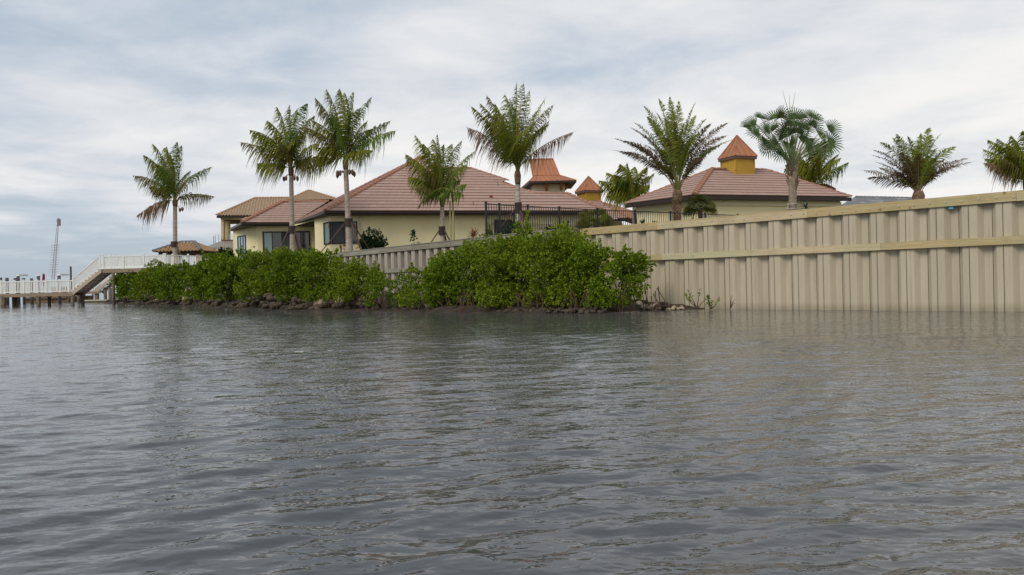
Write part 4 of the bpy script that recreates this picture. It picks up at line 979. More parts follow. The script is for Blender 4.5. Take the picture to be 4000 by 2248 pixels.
bis = thing('fan_palm', bB, 'silver-green fan palm with thick split trunk in front of the garage', 'palm tree', 'fan palms')
trunk(bis, bB, cB - ZUP * .55, .19, .17, mat('fan_palm_trunk', (.33, .26, .19), .9, (.20, .15, .11), 5, bump=.02, bscale=12), 1.05)
bootp = mat('leaf_boot_tan', (.44, .35, .23), .85, (.30, .21, .13), 6, bump=.01, bscale=15)
rs = random.Random(5)
for i in range(14):
    a_ = i * 2.2; z0_ = cB.z - 1.15 + i * .075; d_ = Vector((math.cos(a_), math.sin(a_), 0)); p = Vector((cB.x, cB.y, z0_))
    MB().bar(p + d_ * .12, p + d_ * .30 + ZUP * .52, .17, .035, d_).build('leaf_boot', bootp, bis)
fans = [(600, 420, 640, 330, .2), (740, 330, 730, 240, .5), (930, 320, 940, 120, -.3), (1060, 330, 1060, 150, .2), (1130, 330, 1150, 190, .5), (1230, 400, 1320, 220, -.4), (1390, 440, 1590, 290, -.2), (1390, 560, 1570, 560, -.3), (1340, 560, 1400, 760, .1), (720, 470, 560, 440, -.3), (780, 520, 720, 740, -.2), (830, 560, 830, 790, .3), (980, 460, 930, 330, -.7), (1090, 470, 1180, 330, -.7), (1200, 520, 1210, 700, -.5), (1000, 560, 960, 680, -.6), (880, 430, 780, 350, .4), (690, 380, 520, 330, .1), (1290, 480, 1500, 460, .5), (1080, 400, 1030, 200, .8), (1250, 330, 1260, 210, .7), (870, 330, 860, 200, .6), (1040, 480, 1000, 300, -.8), (960, 520, 880, 400, -.6), (1120, 540, 1220, 440, -.6), (1030, 600, 1040, 460, -.8), (900, 560, 780, 560, -.5), (1180, 600, 1300, 620, -.4), (1000, 400, 1010, 230, -.5), (1150, 430, 1230, 300, -.2), (820, 440, 690, 400, -.3), (940, 640, 860, 720, -.4)]
for i, (hx_, hy_, tx_, ty_, dy) in enumerate(fans):
    hub = P(*z7(hx_, hy_), YF + dy); tip = P(*z7(tx_, ty_), YF + dy * 1.5)
    ax_ = tip - hub; R = max(.50, min(.74, ax_.length * 1.1))
    hub = cB + (hub - cB) * 1.06
    fl = fan(bis, hub, ax_, Vector((rs.uniform(-.7, .7), -1, rs.uniform(-.3, .8))), R, fr_silver if i not in (2, 12) else fr_fan, 17, R_(rs.uniform(165, 215)), .36, .14, seed=i)
    MB().tube([cB + ZUP * rs.uniform(-.1, .2), lerp(cB, hub, .55) + ZUP * .06, hub], [.035, .026, .02], 5).build('petiole', mat('petiole_pale', (.38, .38, .22), .6), fl)
for tx_, ty_ in ((938, 10), (1072, 20), (1010, 60)):
    MB().tube([cB, P(*z7(1020, 300), YF), P(*z7(tx_, ty_), YF)], [.02, .022, .004], 5).build('spear_leaf', fr_silver, bis)
for s_ in (-1, 1): MB().bar(Vector((bB.x + s_ * .24, bB.y - .05, GZ)), Vector((bB.x + s_ * .2, bB.y - .02, P(3099, 795, YF).z)), .06, .05).build('brace', mat('brace_pale', (.45, .40, .34), .8), bis)
for yy in (800, 818): MB().tube([Vector((bB.x + .27 * math.cos(q), bB.y + .27 * math.sin(q), P(3099, yy, YF).z)) for q in np.linspace(0, 6.2, 14)], .015, 5).build('brace_band', MATS['brace_pale'], bis)
# green fan palm clump by the date palm, and a palmetto-like clump behind the fence
def fan_clump(label, px, py, Y, n, R, spread_, m, zb=None, trunk_r=.12, seed=0, group='fan palms', brown=.2, name='fan_palm', tall=True):
    c = P(px, py, Y); b = Vector((c.x, c.y, GZ)); th = thing(name, b, label, 'palm tree', group); rs = random.Random(seed)
    trunk(th, b, c - ZUP * .1, trunk_r * 1.1, trunk_r, boot_m, 1.1, rings=10)
    for i in range(n):
        a_ = i * 2.4 + rs.random() * .5; el = rs.uniform(-.5, 1.2)
        d = Vector((math.cos(a_) * math.cos(el), math.sin(a_) * math.cos(el), math.sin(el) * .8)); hub = c + d * spread_ * rs.uniform(.7, 1.1)
        ax_ = (d + ZUP * -.25).normalized()
        fl = fan(th, hub, ax_, Vector((rs.uniform(-.4, .4), -.8, .8)), R * rs.uniform(.8, 1.1), m if rs.random() > brown else fr_yellow, 20, R_(220), .4, .35, seed=seed * 50 + i)
        MB().tube([c, lerp(c, hub, .5) + ZUP * .05, hub], [.02, .016, .012], 5).build('petiole', rachis_g, fl)
    return th
fan_clump('leafy green fan palm beside the stout date palm trunk', 2735, 810, 41.8, 26, .52, .55, fr_fan, seed=2)
f3 = fan_clump('dark palmetto clump growing right behind the black fence', 2325, 862, 40.0, 26, .50, .62, fr_green, seed=3, brown=.3)
# ------------------------------------------------------------------ mangroves on the bank
MG = [(.060, .125, .016), (.040, .090, .012), (.095, .175, .022), (.150, .225, .030), (.075, .145, .018)]
mangrove_m = leaf_mat('mangrove_leaf', [(0.06, 0.131, 0.005), (0.103, 0.189, 0.006), (0.161, 0.257, 0.01), (0.26, 0.333, 0.02)], .12, .5, .3)
mangrove_y = leaf_mat('mangrove_leaf_light', [(0.074, 0.149, 0.005), (0.125, 0.212, 0.008), (0.204, 0.288, 0.013), (0.312, 0.361, 0.028)], .14, .5, .3)
shrub_m = leaf_mat('shrub_leaf_dark', [(.022, .055, .014), (.035, .075, .018), (.055, .105, .024), (.016, .040, .012)], .15, .35, .5)
stem_m = mat('mangrove_stem', (.20, .125, .075), .85, (.12, .08, .05), 8)
root_m = mat('mangrove_root', (.13, .075, .045), .85, (.07, .042, .028), 8)
def leaves(cent, nrm, n_per, ll, lw, rs, up=.6):
    """clusters of pointed leaves at twig tips; returns verts, faces"""
    k = len(cent); C = np.repeat(cent, n_per, 0); Nn = np.repeat(nrm, n_per, 0)
    d = Nn * .8 + rs.normal(0, .75, (k * n_per, 3)); d[:, 2] += up * .5; d /= np.linalg.norm(d, axis=1)[:, None]
    r = rs.normal(0, 1, (k * n_per, 3)); s_ = np.cross(d, r); s_ /= np.linalg.norm(s_, axis=1)[:, None]
    L = ll * rs.uniform(.7, 1.25, (k * n_per, 1)); Wd = lw * rs.uniform(.75, 1.2, (k * n_per, 1))
    p0 = C + d * L * .15; fold = np.cross(s_, d) * L * .10
    V = np.stack([p0, p0 + d * L * .5 + s_ * Wd + fold, p0 + d * L, p0 + d * L * .5 - s_ * Wd + fold], 1).reshape(-1, 3)
    Fq = np.arange(len(V)).reshape(-1, 4)
    return V, Fq
def bush(name, label, cat, group, base, lobes, dens, ll, lw, m, seed, stems=7, roots=0, n_per=7, sm=None, root_z=None, shoots=0):
    """lobes: list of (centre Vector, rx, ry, rz). Leaf clusters fill the outer half of every lobe."""
    rs = np.random.default_rng(seed); th = thing(name, base, label, cat, group)
    cs, ns = [], []
    for (c, rx, ry, rz) in lobes:
        k = max(8, int(dens * (rx * ry + rx * rz + ry * rz) * 4.2))
        u = rs.normal(0, 1, (k, 3)); u /= np.linalg.norm(u, axis=1)[:, None]
        rad = np.clip(rs.normal(.90, .20, (k, 1)), .35, 1.25)
        # twiggy unevenness: whole patches of the lobe stick out or fall back
        wob = 1 + .16 * np.sin(3.1 * u[:, :1] * 2 + seed) * np.cos(4.3 * u[:, 2:3] + c.x * 3) + .10 * np.sin(9 * u[:, 1:2] + c.x * 7)
        cs.append(np.array(c) + u * rad * wob * np.array((rx, ry, rz))); ns.append(u)
    cs, ns = np.concatenate(cs), np.concatenate(ns)
    keep = cs[:, 2] > (base.z + .12 if root_z is None else root_z); cs, ns = cs[keep], ns[keep]
    V, Fq = leaves(cs, ns, n_per, ll, lw, rs)
    # upright leader shoots above the outline
    for i in range(shoots):
        c, rx, ry, rz = lobes[rs.integers(len(lobes))]
        p = np.array(c) + np.array((rs.uniform(-.7, .7) * rx, rs.uniform(-.6, .2) * ry, rz * .85)); h = rs.uniform(.10, .32)
        q = p + np.linspace(0, 1, 6)[:, None] * np.array((rs.normal(0, .06), rs.normal(0, .06), h))
        v2, f2 = leaves(q, np.tile((0, 0, 1.), (6, 1)), n_per, ll, lw, rs, .8); Fq = np.concatenate([Fq, f2 + len(V)]); V = np.concatenate([V, v2])
    mesh_np('foliage', V, Fq, m, th, stuff=True)
    mb = MB()
    for i in range(stems):
        c, rx, ry, rz = lobes[rs.integers(len(lobes))]; b = base + Vector((rs.uniform(-.35, .35) * rx * 2, rs.uniform(-.3, .3), -.1)); e_ = c + Vector((rs.uniform(-.3, .3) * rx, 0, .3 * rz))
        b.x = lerp(b.x, e_.x, .6); md = lerp(b, e_, .5) + Vector((rs.normal(0, .12), rs.normal(0, .1), 0)); mb.tube([b, md, e_], [.028, .02, .01], 5)
    mb.build('stems', sm or stem_m, th, stuff=True)
    if roots:
        mb = MB(); xs = [c.x for c, *_ in lobes]; lo, hi = min(xs) - .5, max(xs) + .5
        for i in range(roots):
            x = rs.uniform(lo, hi); y = base.y + rs.uniform(-.9, .1); z = rs.uniform(.35, .75); dx = rs.normal(0, .16)
            mb.tube([(x, y, z), (x + dx * .6, y - .06, z * .5), (x + dx, y - .12, -.05)], [.016, .013, .010], 4)
        mb.build('prop_roots', root_m, th, stuff=True)
    return th
def shore_y(px):        # shoreline distance at a photo column
    t = (px - 2000) / FPX; best = None
    for (x1, y1), (x2, y2) in zip(SHORE[:-1], SHORE[1:]):
        den = (x2 - x1) - t * (y2 - y1)
        if abs(den) < 1e-6: continue
        s_ = (t * y1 - x1) / den
        if 0 <= s_ <= 1: return y1 + (y2 - y1) * s_
    return 60.0
TOPS = [(425, 1100), (450, 1062), (500, 1056), (560, 1040), (618, 1010), (660, 1028), (720, 1030), (790, 1015), (840, 985), (880, 990), (930, 1000), (985, 962), (1040, 975), (1110, 955), (1185, 952), (1225, 965), (1270, 990), (1310, 1015), (1370, 990), (1420, 1000), (1470, 1030), (1500, 1065), (1580, 1085), (1612, 1035), (1640, 1035), (1690, 1000), (1740, 965), (1790, 950), (1850, 935), (1930, 925), (1990, 925), (2050, 905), (2110, 930), (2160, 905), (2210, 885), (2260, 900), (2300, 915), (2350, 945), (2400, 965), (2470, 965), (2510, 990), (2545, 1030), (2562, 1060)]
def top_at(px):
    return float(np.interp(px, [t[0] for t in TOPS], [t[1] for t in TOPS]))
GM = 'mangrove shrubs along the muddy bank'
# px range, extra depth behind the waterline, leaf scale, label
MB_L = [(452, 545, 'mangrove at the far left tip, under the white dock walkway', 3.4), (530, 655, 'mangrove below the lone palm, hiding its foot', 2.4), (640, 770, 'mangrove in front of the tiled pavilion', 1.6), (750, 880, 'mangrove between the pavilion and the left house wing', 1.7),
        (860, 990, 'mangrove under the left corner of the yellow house', 1.8), (970, 1110, 'tall mangrove in front of the sliding glass doors', 1.9), (1090, 1240, 'tall mangrove left of the corner window', 1.9), (1215, 1340, 'mangrove at the left end of the visible weathered wall', 1.7),
        (1330, 1480, 'rounded light green mangrove below the corner window palm', 1.6), (1460, 1600, 'low mangrove under the gap that shows the weathered wall', 1.2), (1585, 1740, 'mangrove right of the weathered wall gap', 1.6), (1690, 1900, 'mangrove overlapping the weathered cap left of the black fence', 2.4),
        (1860, 2090, 'mangrove in front of the black fence corner', 2.2), (2050, 2330, 'largest mangrove of the bank with a high crown over the seawall end', 2.3), (2270, 2500, 'rightmost mangrove clump against the new seawall', 1.5)]
for i, (x0, x1, lab, dy) in enumerate(MB_L):
    pc_ = (x0 + x1) / 2; Y = shore_y(pc_) + dy * .8; sc = Y / FPX; rs = random.Random(i + 40); lob = []
    wpx = x1 - x0; zb = .25
    r = max(.38, min(.62, wpx * sc * .22)) * (1.0 if i < 12 else 1.0)
    nx = max(3, int(wpx * sc / (r * .95)))
    for a in range(nx):
        px = x0 + wpx * (a + .5) / nx; tz = P(px, top_at(px), Y).z; zlo = (.62 if x1 < 1500 else .36)
        h = tz - r * (1.0 if i < 11 else .72); nz = max(2, int((h - zlo) / (r * .85)) + 1)
        for b in range(nz):
            z = zlo + (h - zlo) * b / max(1, nz - 1)
            jx = rs.uniform(-.75, .75) * r; jy = rs.uniform(-.6, .45) - .45 * (1 - b / max(1, nz - 1))
            rr_ = r * rs.uniform(.55, 1.15)
            lob.append((Vector((P(px, 1100, Y).x + jx, Y + jy, z + (rs.uniform(-.22, .10) if b == nz - 1 else rs.uniform(-.1, .1)))), rr_ * 1.05, rr_ * .9, rr_ * .88))
    far = Y > 40
    ll = .080 if Y < 32 else (.092 if not far else .118)
    bush('mangrove', 'green ' + lab, 'mangrove', GM, Vector((P(pc_, 1100, Y).x, Y, .2)), lob, (112 if i == 14 else 95) if not far else 56, ll, ll * .30, mangrove_y if i in (1, 5, 8, 10, 12, 13) else mangrove_m, 100 + i, stems=8, roots=(34 if x0 > 1380 else 8), n_per=7, root_z=(.42 if x1 < 1500 else .20), shoots=max(4, nx * 2))
# tall shoot clumps that stand out in front of the fence
for px, py0, Y, lab in ((2050, 868, 27.6, 'upright light green mangrove sprout before the black fence'), (2195, 880, 27.0, 'leafy mangrove sprout above the broken wall end'),):
    tz = P(px, py0, Y).z; X = P(px, 1000, Y).x
    lob = [(Vector((X + random.uniform(-.12, .12), Y, z)), .24, .24, .26) for z in np.linspace(tz - .95, tz - .2, 4)]
    bush('mangrove', lab, 'mangrove', GM, Vector((X, Y, .3)), lob, 44, .105, .031, mangrove_y, 300 + px, stems=3, shoots=3)

# ------------------------------------------------------------------ riprap rocks
rock_m = mat('riprap_rock', (.15, .112, .074), .9, (.05, .038, .027), 3.5, bump=.03, bscale=14)
rock_t = mat('tan_rock', (.40, .30, .20), .9, (.26, .19, .12), 4, bump=.02, bscale=18)
rock_w = mat('pale_shell_rock', (.55, .47, .33), .9, (.38, .30, .18), 6, bump=.015, bscale=22)
import bmesh
def rock_mesh(seed, m):
    bm = bmesh.new(); bmesh.ops.create_icosphere(bm, subdivisions=2, radius=1); rs = np.random.default_rng(seed)
    K = rs.normal(0, 1, (7, 3)); K /= np.linalg.norm(K, axis=1)[:, None]; off = rs.uniform(.55, .95, 7)
    for v in bm.verts:
        d = np.array(v.co)
        for k, o_ in zip(K, off):
            s_ = d.dot(k)
            if s_ > o_: d = d - k * (s_ - o_) * .85
        v.co = d * (1 + rs.normal(0, .035))
    me = bpy.data.meshes.new('rock'); bm.to_mesh(me); bm.free(); me.materials.append(m); return me
RK = [rock_mesh(i, rock_m) for i in range(7)]; RTm = [rock_mesh(20 + i, rock_t) for i in range(3)]; RW = [rock_mesh(30 + i, rock_w) for i in range(4)]
def rock(me, x, y, z, s, label, group, rs, name='rock'):
    o = bpy.data.objects.new(name, me); COL.objects.link(o); o.location = (x, y, z)
    o.scale = (s * rs.uniform(.85, 1.4), s * rs.uniform(.8, 1.2), s * rs.uniform(.55, .85)); o.rotation_euler = (rs.uniform(-.4, .4), rs.uniform(-.4, .4), rs.uniform(0, 6))
    return tag(o, label, 'rock', group)
rs = random.Random(77)
RZ = [(620, 'dark rock on the shore near the white dock piling'), (800, 'dark shore rock in front of the pavilion'), (960, 'dark shore rock below the left corner of the yellow house'), (1100, 'dark shore rock below the sliding glass doors'), (1215, 'dark shore rock left of the corner window palm'), (1330, 'dark rock in the thick riprap below the corner window'), (1460, 'dark rock at the right end of the thick riprap'), (1620, 'small dark rock below the gap showing the weathered wall'), (1850, 'small mossy rock at the water left of the fence'), (2080, 'small mossy rock at the water below the black fence'), (9999, 'small mossy rock at the water under the largest mangrove')]
for i in range(230):
    px = 455 + (2360 - 455) * (i + rs.random()) / 230
    dens_ = 1.0 if 1080 < px < 1440 else .62
    sh_ = shore_y(px); row = rs.random(); Y = sh_ + .05 + row * .75
    s_ = (rs.uniform(.12, .25) if px < 1450 else rs.uniform(.06, .12)) * (1.0 if px > 900 else 1.05)
    z = .03 + row * (.60 if px < 1450 else .08)
    zone = next(l for x_, l in RZ if px < x_); rock(rs.choice(RK), P(px, 1150, Y).x, Y, z, s_, zone, 'riprap rocks: ' + zone, rs)
for px, py, dyy, s_, k, lab in ((1128, 1163, .8, .30, 0, 'large rounded tan boulder on top of the riprap left of centre'), (726, 1168, .7, .24, 1, 'upright orange-tan rock standing among the riprap at left'), (1335, 1178, .55, .30, 0, 'long pale tan boulder lying on the riprap, with a pointed end'), (1250, 1185, .4, .30, 1, 'broad tan boulder at the waterline below the corner window palm'), (1672, 1196, .35, .13, 2, 'small whitish rock at the water edge among mangrove roots'), (615, 1172, .6, .17, 1, 'small tan rock in the left riprap')):
    Y = shore_y(px) + dyy; p = P(px, py, Y); rock(RTm[k], p.x, p.y, max(p.z, .1), s_, lab, 'tan boulders on the riprap', rs)
for i in range(34):
    px = 2490 + 175 * rs.random(); Y = shore_y(px) + rs.uniform(.05, .75); tpy = np.interp(px, [2490, 2600, 2665], [1172, 1185, 1205]); p = P(px, lerp(1210, tpy, rs.random()), Y)
    rock(rs.choice(RW if rs.random() < .65 else RK), p.x, Y, max(.02, p.z), rs.uniform(.05, .115), 'pale broken stone in the rubble heap at the foot of the new seawall', 'rubble stones by the new seawall', rs, 'rubble_stone')
# broken concrete at the wall junction
for px, py, Y, s_, lab in ((2128, 924, 28.3, .36, 'broken grey concrete lump on top of the seawall junction'), (2052, 928, 28.6, .20, 'small grey concrete lump left of the larger one at the junction'), (2140, 962, 28.1, .24, 'rough grey concrete chunk below the wall top at the junction')):
    p = P(px, py, Y); rock(rock_mesh(50 + px, mat('broken_concrete', (.34, .28, .23), .95, (.24, .19, .16), 5, bump=.02, bscale=16)), p.x, Y, p.z, s_, lab, None, rs, 'concrete_lump')

# twigs and sprigs at the foot of the new wall
twig_m = mat('dry_twig', (.10, .07, .05), .9)
def twig(label, px, py, Y, L, seed, leaf=False):
    rs = random.Random(seed); p = P(px, py, Y); p.z = max(p.z, .0); th = thing('twig', p, label, 'twig' if not leaf else 'sapling'); mb = MB(); tipsn = []
    for i in range(5):
        a_ = rs.uniform(-.9, .9); q = p + Vector((math.sin(a_) * L * rs.uniform(.5, 1), rs.uniform(-.1, .1), math.cos(a_) * L * rs.uniform(.4, 1))); md = lerp(p, q, .5) + Vector((0, 0, rs.uniform(-.05, .1)))
        mb.tube([p, md, q], [.014, .010, .004], 4); tipsn += [lerp(md, q, .3), lerp(md, q, .65), q]
    mb.build('stem', twig_m, th)
    if leaf:
        V, Fq = leaves(np.array([tuple(t) for t in tipsn]), np.tile((0, 0, 1.), (len(tipsn), 1)), 4, .09, .02, np.random.default_rng(seed)); mesh_np('leaves', V, Fq, mangrove_m, th)
twig('thin leafy sapling rising against the new seawall', 2722, 1205, 23.6, .7, 3, True)
twig('small sprig at the waterline right of the leafy sapling', 2778, 1208, 23.3, .4, 4, True)
twig('bare forked driftwood branch at the foot of the new seawall', 2852, 1207, 22.9, .42, 5)

# ------------------------------------------------------------------ garden plants on the lot
def ball_bush(label, px0, px1, pyt, Y, m, seed, ll=.10, name='garden_shrub', zb=GZ, dens=42):
    x0, x1 = P(px0, 1000, Y).x, P(px1, 1000, Y).x; zt_ = P((px0 + px1) / 2, pyt, Y).z; rs = random.Random(seed); w_ = x1 - x0; lob = []
    for i in range(9):
        fx = rs.random(); r = w_ * .2 * rs.uniform(.8, 1.2); zmax = zt_ - r * .7 - (zt_ - zb) * .75 * abs(fx - .5) ** 1.5
        lob.append((Vector((x0 + r + (w_ - 2 * r) * fx, Y + rs.uniform(-.2, .2), lerp(zb + r * .5, zmax, rs.random()))), r, r, r * .9))
    return bush(name, label, 'shrub', None, Vector(((x0 + x1) / 2, Y, zb)), lob, dens, ll, ll * .26, m, seed, stems=4, n_per=6, shoots=5)
ball_bush('round dark green shrub against the yellow wall by the downspout', 1398, 1532, 905, 45.5, shrub_m, 501, .12)
ball_bush('dark hedge clump in front of the small dark window', 1935, 2060, 862, 35.0, shrub_m, 502, .10)
ball_bush('small grey-green bush at the corner post of the fence', 1880, 1935, 905, 32.5, mangrove_m, 503, .09)
ball_bush('low bushy shrub at the left corner of the yellow house', 815, 935, 975, 58.5, shrub_m, 504, .16, dens=26)
ball_bush('dark low shrub behind the fence left of the palmetto', 2100, 2260, 895, 36.0, shrub_m, 505, .10)
p = Vector((P(1618, 1000, 43).x, 43, GZ)); th = thing('sapling', p, 'thin young sapling with sparse leaves against the yellow wall', 'sapling')
tz = P(1618, 902, 43).z; MB().tube([p, Vector((p.x + .02, 43, tz))], [.02, .008], 5).build('stem', stem_m, th)
rs_ = np.random.default_rng(9); cc = np.array([(p.x + rs_.normal(0, .13) * (1.6 - 1.2 * t), 43 + rs_.normal(0, .1), lerp(GZ + .5, tz, t)) for t in rs_.random(34)])
V, Fq = leaves(cc, np.tile((0, 0, .5), (34, 1)), 5, .11, .03, rs_); mesh_np('leaves', V, Fq, shrub_m, th)
def spiky(label, px, py, Y, R, n, m, seed, name, cat='plant', zb=GZ):
    c = P(px, py, Y); rs = random.Random(seed); th = thing(name, Vector((c.x, Y, zb)), label, cat)
    MB().tube([Vector((c.x, Y, zb)), c], [.06, .05], 6).build('stem', stem_m, th)
    for i in range(n):
        a_ = i * 2.4; el = rs.uniform(.05, 1.35); d = Vector((math.cos(a_) * math.cos(el), math.sin(a_) * math.cos(el), math.sin(el))); s_ = d.cross(ZUP).normalized(); L = R * rs.uniform(.75, 1.1); mb = MB(); V = []
        for q, w_ in ((0, .5), (.4, 1), (.8, .6), (1, .05)):
            pp = c + d * L * q - ZUP * .35 * L * q * q * math.cos(el); V += [pp - s_ * .032 * w_, pp + s_ * .032 * w_]
        mb.add(V, [(0, 1, 3, 2), (2, 3, 5, 4), (4, 5, 7, 6)]); mb.build('leaf', m[i % len(m)], th)
brom1 = mat('bromeliad_red', (.36, .12, .05), .5, (.26, .13, .05), 5); brom2 = mat('bromeliad_green', (.16, .15, .04), .5, (.25, .18, .06), 5)
spiky('spiky orange-red bromeliad on the seawall edge left of the fence', 1850, 925, 38.0, .52, 60, [brom1, brom2, brom1], 4, 'bromeliad', zb=GZ)
spiky('small red-leaved plant at the foot of the tall palm by the window', 1332, 972, 43.6, .28, 22, [brom1], 5, 'bromeliad', zb=GZ)
spiky('low green strappy plant behind the fence left of the date palm', 2510, 880, 43.0, .45, 40, [mat('strap_leaf', (.10, .17, .03), .5)], 6, 'strap_plant')
spiky('low green strappy plant nearer the date palm trunk', 2556, 882, 43.0, .42, 34, [MATS['strap_leaf']], 7, 'strap_plant')
spiky('green spiky agave beside the silver fan palm foot', 3148, 815, 38.0, .5, 24, [mat('agave', (.07, .13, .06), .5)], 8, 'agave')
lt = thing('path_light', Vector((P(1337, 1000, 43.4).x + .12, 43.4, GZ)), 'small dark garden path light by the palm near the window', 'lamp')
o_ = ORG[lt.name]; MB().tube([o_, o_ + ZUP * .55], .015, 6).build('stake', strap_m, lt); MB().tube([o_ + ZUP * .55, o_ + ZUP * .6, o_ + ZUP * .66], [.09, .08, .01], 10).build('hood', strap_m, lt)

# ------------------------------------------------------------------ black picket fence on the lot line
blk = mat('fence_black', (.012, .012, .013), .45, spec=.4)
fpx = [(1906, 789), (1958.5, 794), (2069, 800), (2192, 807), (2341, 814), (2487, 820), (2625.5, 825.5), (2760.7, 831.6), (2887.6, 836.5), (3010, 841)]
fl0, fl1 = Pz(1906, 789, 4.10), Pz(2887.6, 836.5, 4.10)
fence = thing('picket_fence', Vector((fl0.x, fl0.y, GZ)), 'black metal picket fence running from the seawall toward the garage', 'fence')
fd = (fl1 - fl0).normalized(); fpts = []
for px, py in fpx:
    tt = (px - 2000) / FPX; a_ = fl0; s_ = (tt * a_.y - a_.x) / (fd.x - tt * fd.y); q = a_ + fd * s_; fpts.append(Vector((q.x, q.y, P(px, py, q.y).z)))
postm = MB(); 
for p in fpts:
    MB().box(Vector((p.x, p.y, (GZ + p.z - .03) / 2)), .066, .066, p.z - .03 - GZ, (fd, Vector((-fd.y, fd.x, 0)), ZUP)).box(Vector((p.x, p.y, p.z - .015)), .085, .085, .03, (fd, Vector((-fd.y, fd.x, 0)), ZUP)).build('post', blk, fence)
for p, q in zip(fpts[:-1], fpts[1:]):
    L = (q - p).length
    for dz_, z0 in ((-.07, None), (-.26, None), (None, GZ + .16)):
        a_, b_ = (p + ZUP * dz_, q + ZUP * dz_) if dz_ is not None else (Vector((p.x, p.y, z0)), Vector((q.x, q.y, z0)))
        if dz_ == -.26: continue
        MB().bar(a_ + fd * .035, b_ - fd * .035, .03, .036).build('rail', blk, fence)
    k = max(2, round(L / .118))
    for i in range(1, k):
        c = p.lerp(q, i / k); MB().box(Vector((c.x, c.y, (GZ + .05 + c.z - .08) / 2)), .018, .018, c.z - .08 - GZ - .05, (fd, Vector((-fd.y, fd.x, 0)), ZUP)).build('picket', blk, fence)
# black plastic mesh stretched low behind the fence
mesh_f = thing('plastic_mesh', Vector((fpts[0].x, fpts[0].y + .4, GZ)), 'low black plastic mesh stretched behind the picket fence', 'netting')
mb = MB(); a_, b_ = fpts[0] + Vector((0, .4, 0)), fpts[4] + Vector((0, .4, 0)); L = (b_ - a_).length; zl = 3.35
for z in np.arange(GZ + .05, zl, .055): mb.bar(Vector((a_.x, a_.y, z)), Vector((b_.x, b_.y, z)), .004, .013)
for s_ in np.arange(0, L, .055):
    p = a_ + (b_ - a_) * (s_ / L); mb.bar(Vector((p.x, p.y, GZ + .03)), Vector((p.x, p.y, zl)), .013, .004)
mb.build('net', blk, mesh_f, stuff=True)
# ------------------------------------------------------------------ tiled pavilion behind the lone palm
YP = 69.0
pv_ = thing('pavilion', Vector((P(725, 1000, YP).x, YP, GZ)), 'small open pavilion with orange barrel tile hip roof beside the lone palm', 'pavilion')
zE = P(734, 981, YP - 1.6).z; xl, xr = P(624.5, 984, YP).x, P(826, 979, YP).x
pe = [Vector((xl + .1, YP - 1.6, zE)), Vector((xr - .3, YP - 1.6, zE)), Vector((xr, YP + 1.8, zE)), Vector((xl, YP + 1.8, zE))]
pr = [P(706, 949, YP), P(761, 949, YP)]; pr[1].z = pr[0].z
bar_o = mat('barrel_tile_orange', (.33, .19, .10), .8, (.45, .31, .18), 8, bump=.01, bscale=14)
for a, b, tp in ((pe[0], pe[1], [pr[1], pr[0]]), (pe[1], pe[2], [pr[1]]), (pe[3], pe[0], [pr[0]]), (pe[2], pe[3], [pr[0], pr[1]])):
    pl = plane_from(a, b, tp[0]); poly = [a, b] + tp
    if a.y < YP + 1 or b.y < YP + 1: barrel_field(pv_, a, pl[1], pl[2], pl[3], poly, 6, .30, bar_o, .05, .04)
    MB().poly([p - pl[3] * .01 for p in poly]).build('roof', bar_o, pv_)
pcap = mat('ridge_cap_orange', (.35, .19, .10), .8)
for a, b in ((pe[0], pr[0]), (pe[1], pr[1]), (pr[0], pr[1])): ridge_caps(pv_, a + ZUP * .08, b + ZUP * .08, ZUP, .115, .4, pcap)
pdark = mat('pavilion_beam', (.075, .045, .032), .8); ppost = mat('pavilion_post', (.38, .27, .17), .85)
i_ = [Vector((p.x + (.4 if k in (0, 3) else -.4), p.y + (.4 if k < 2 else -.4), 0)) for k, p in enumerate(pe)]
for k in range(4):
    a, b = i_[k], i_[(k + 1) % 4]; MB().bar(a + ZUP * (zE - .15), b + ZUP * (zE - .15), .2, .32).build('beam', pdark, pv_)
for p in i_ + [(i_[0] + i_[1]) / 2]:
    MB().box(Vector((p.x, p.y, (GZ + zE - .3) / 2)), .26, .26, zE - .3 - GZ).build('post', ppost, pv_)
MB().prism([p + ZUP * 0 for p in [Vector((q.x, q.y, zE - .02)) for q in pe]], ZUP * .02).build('ceiling', pdark, pv_)

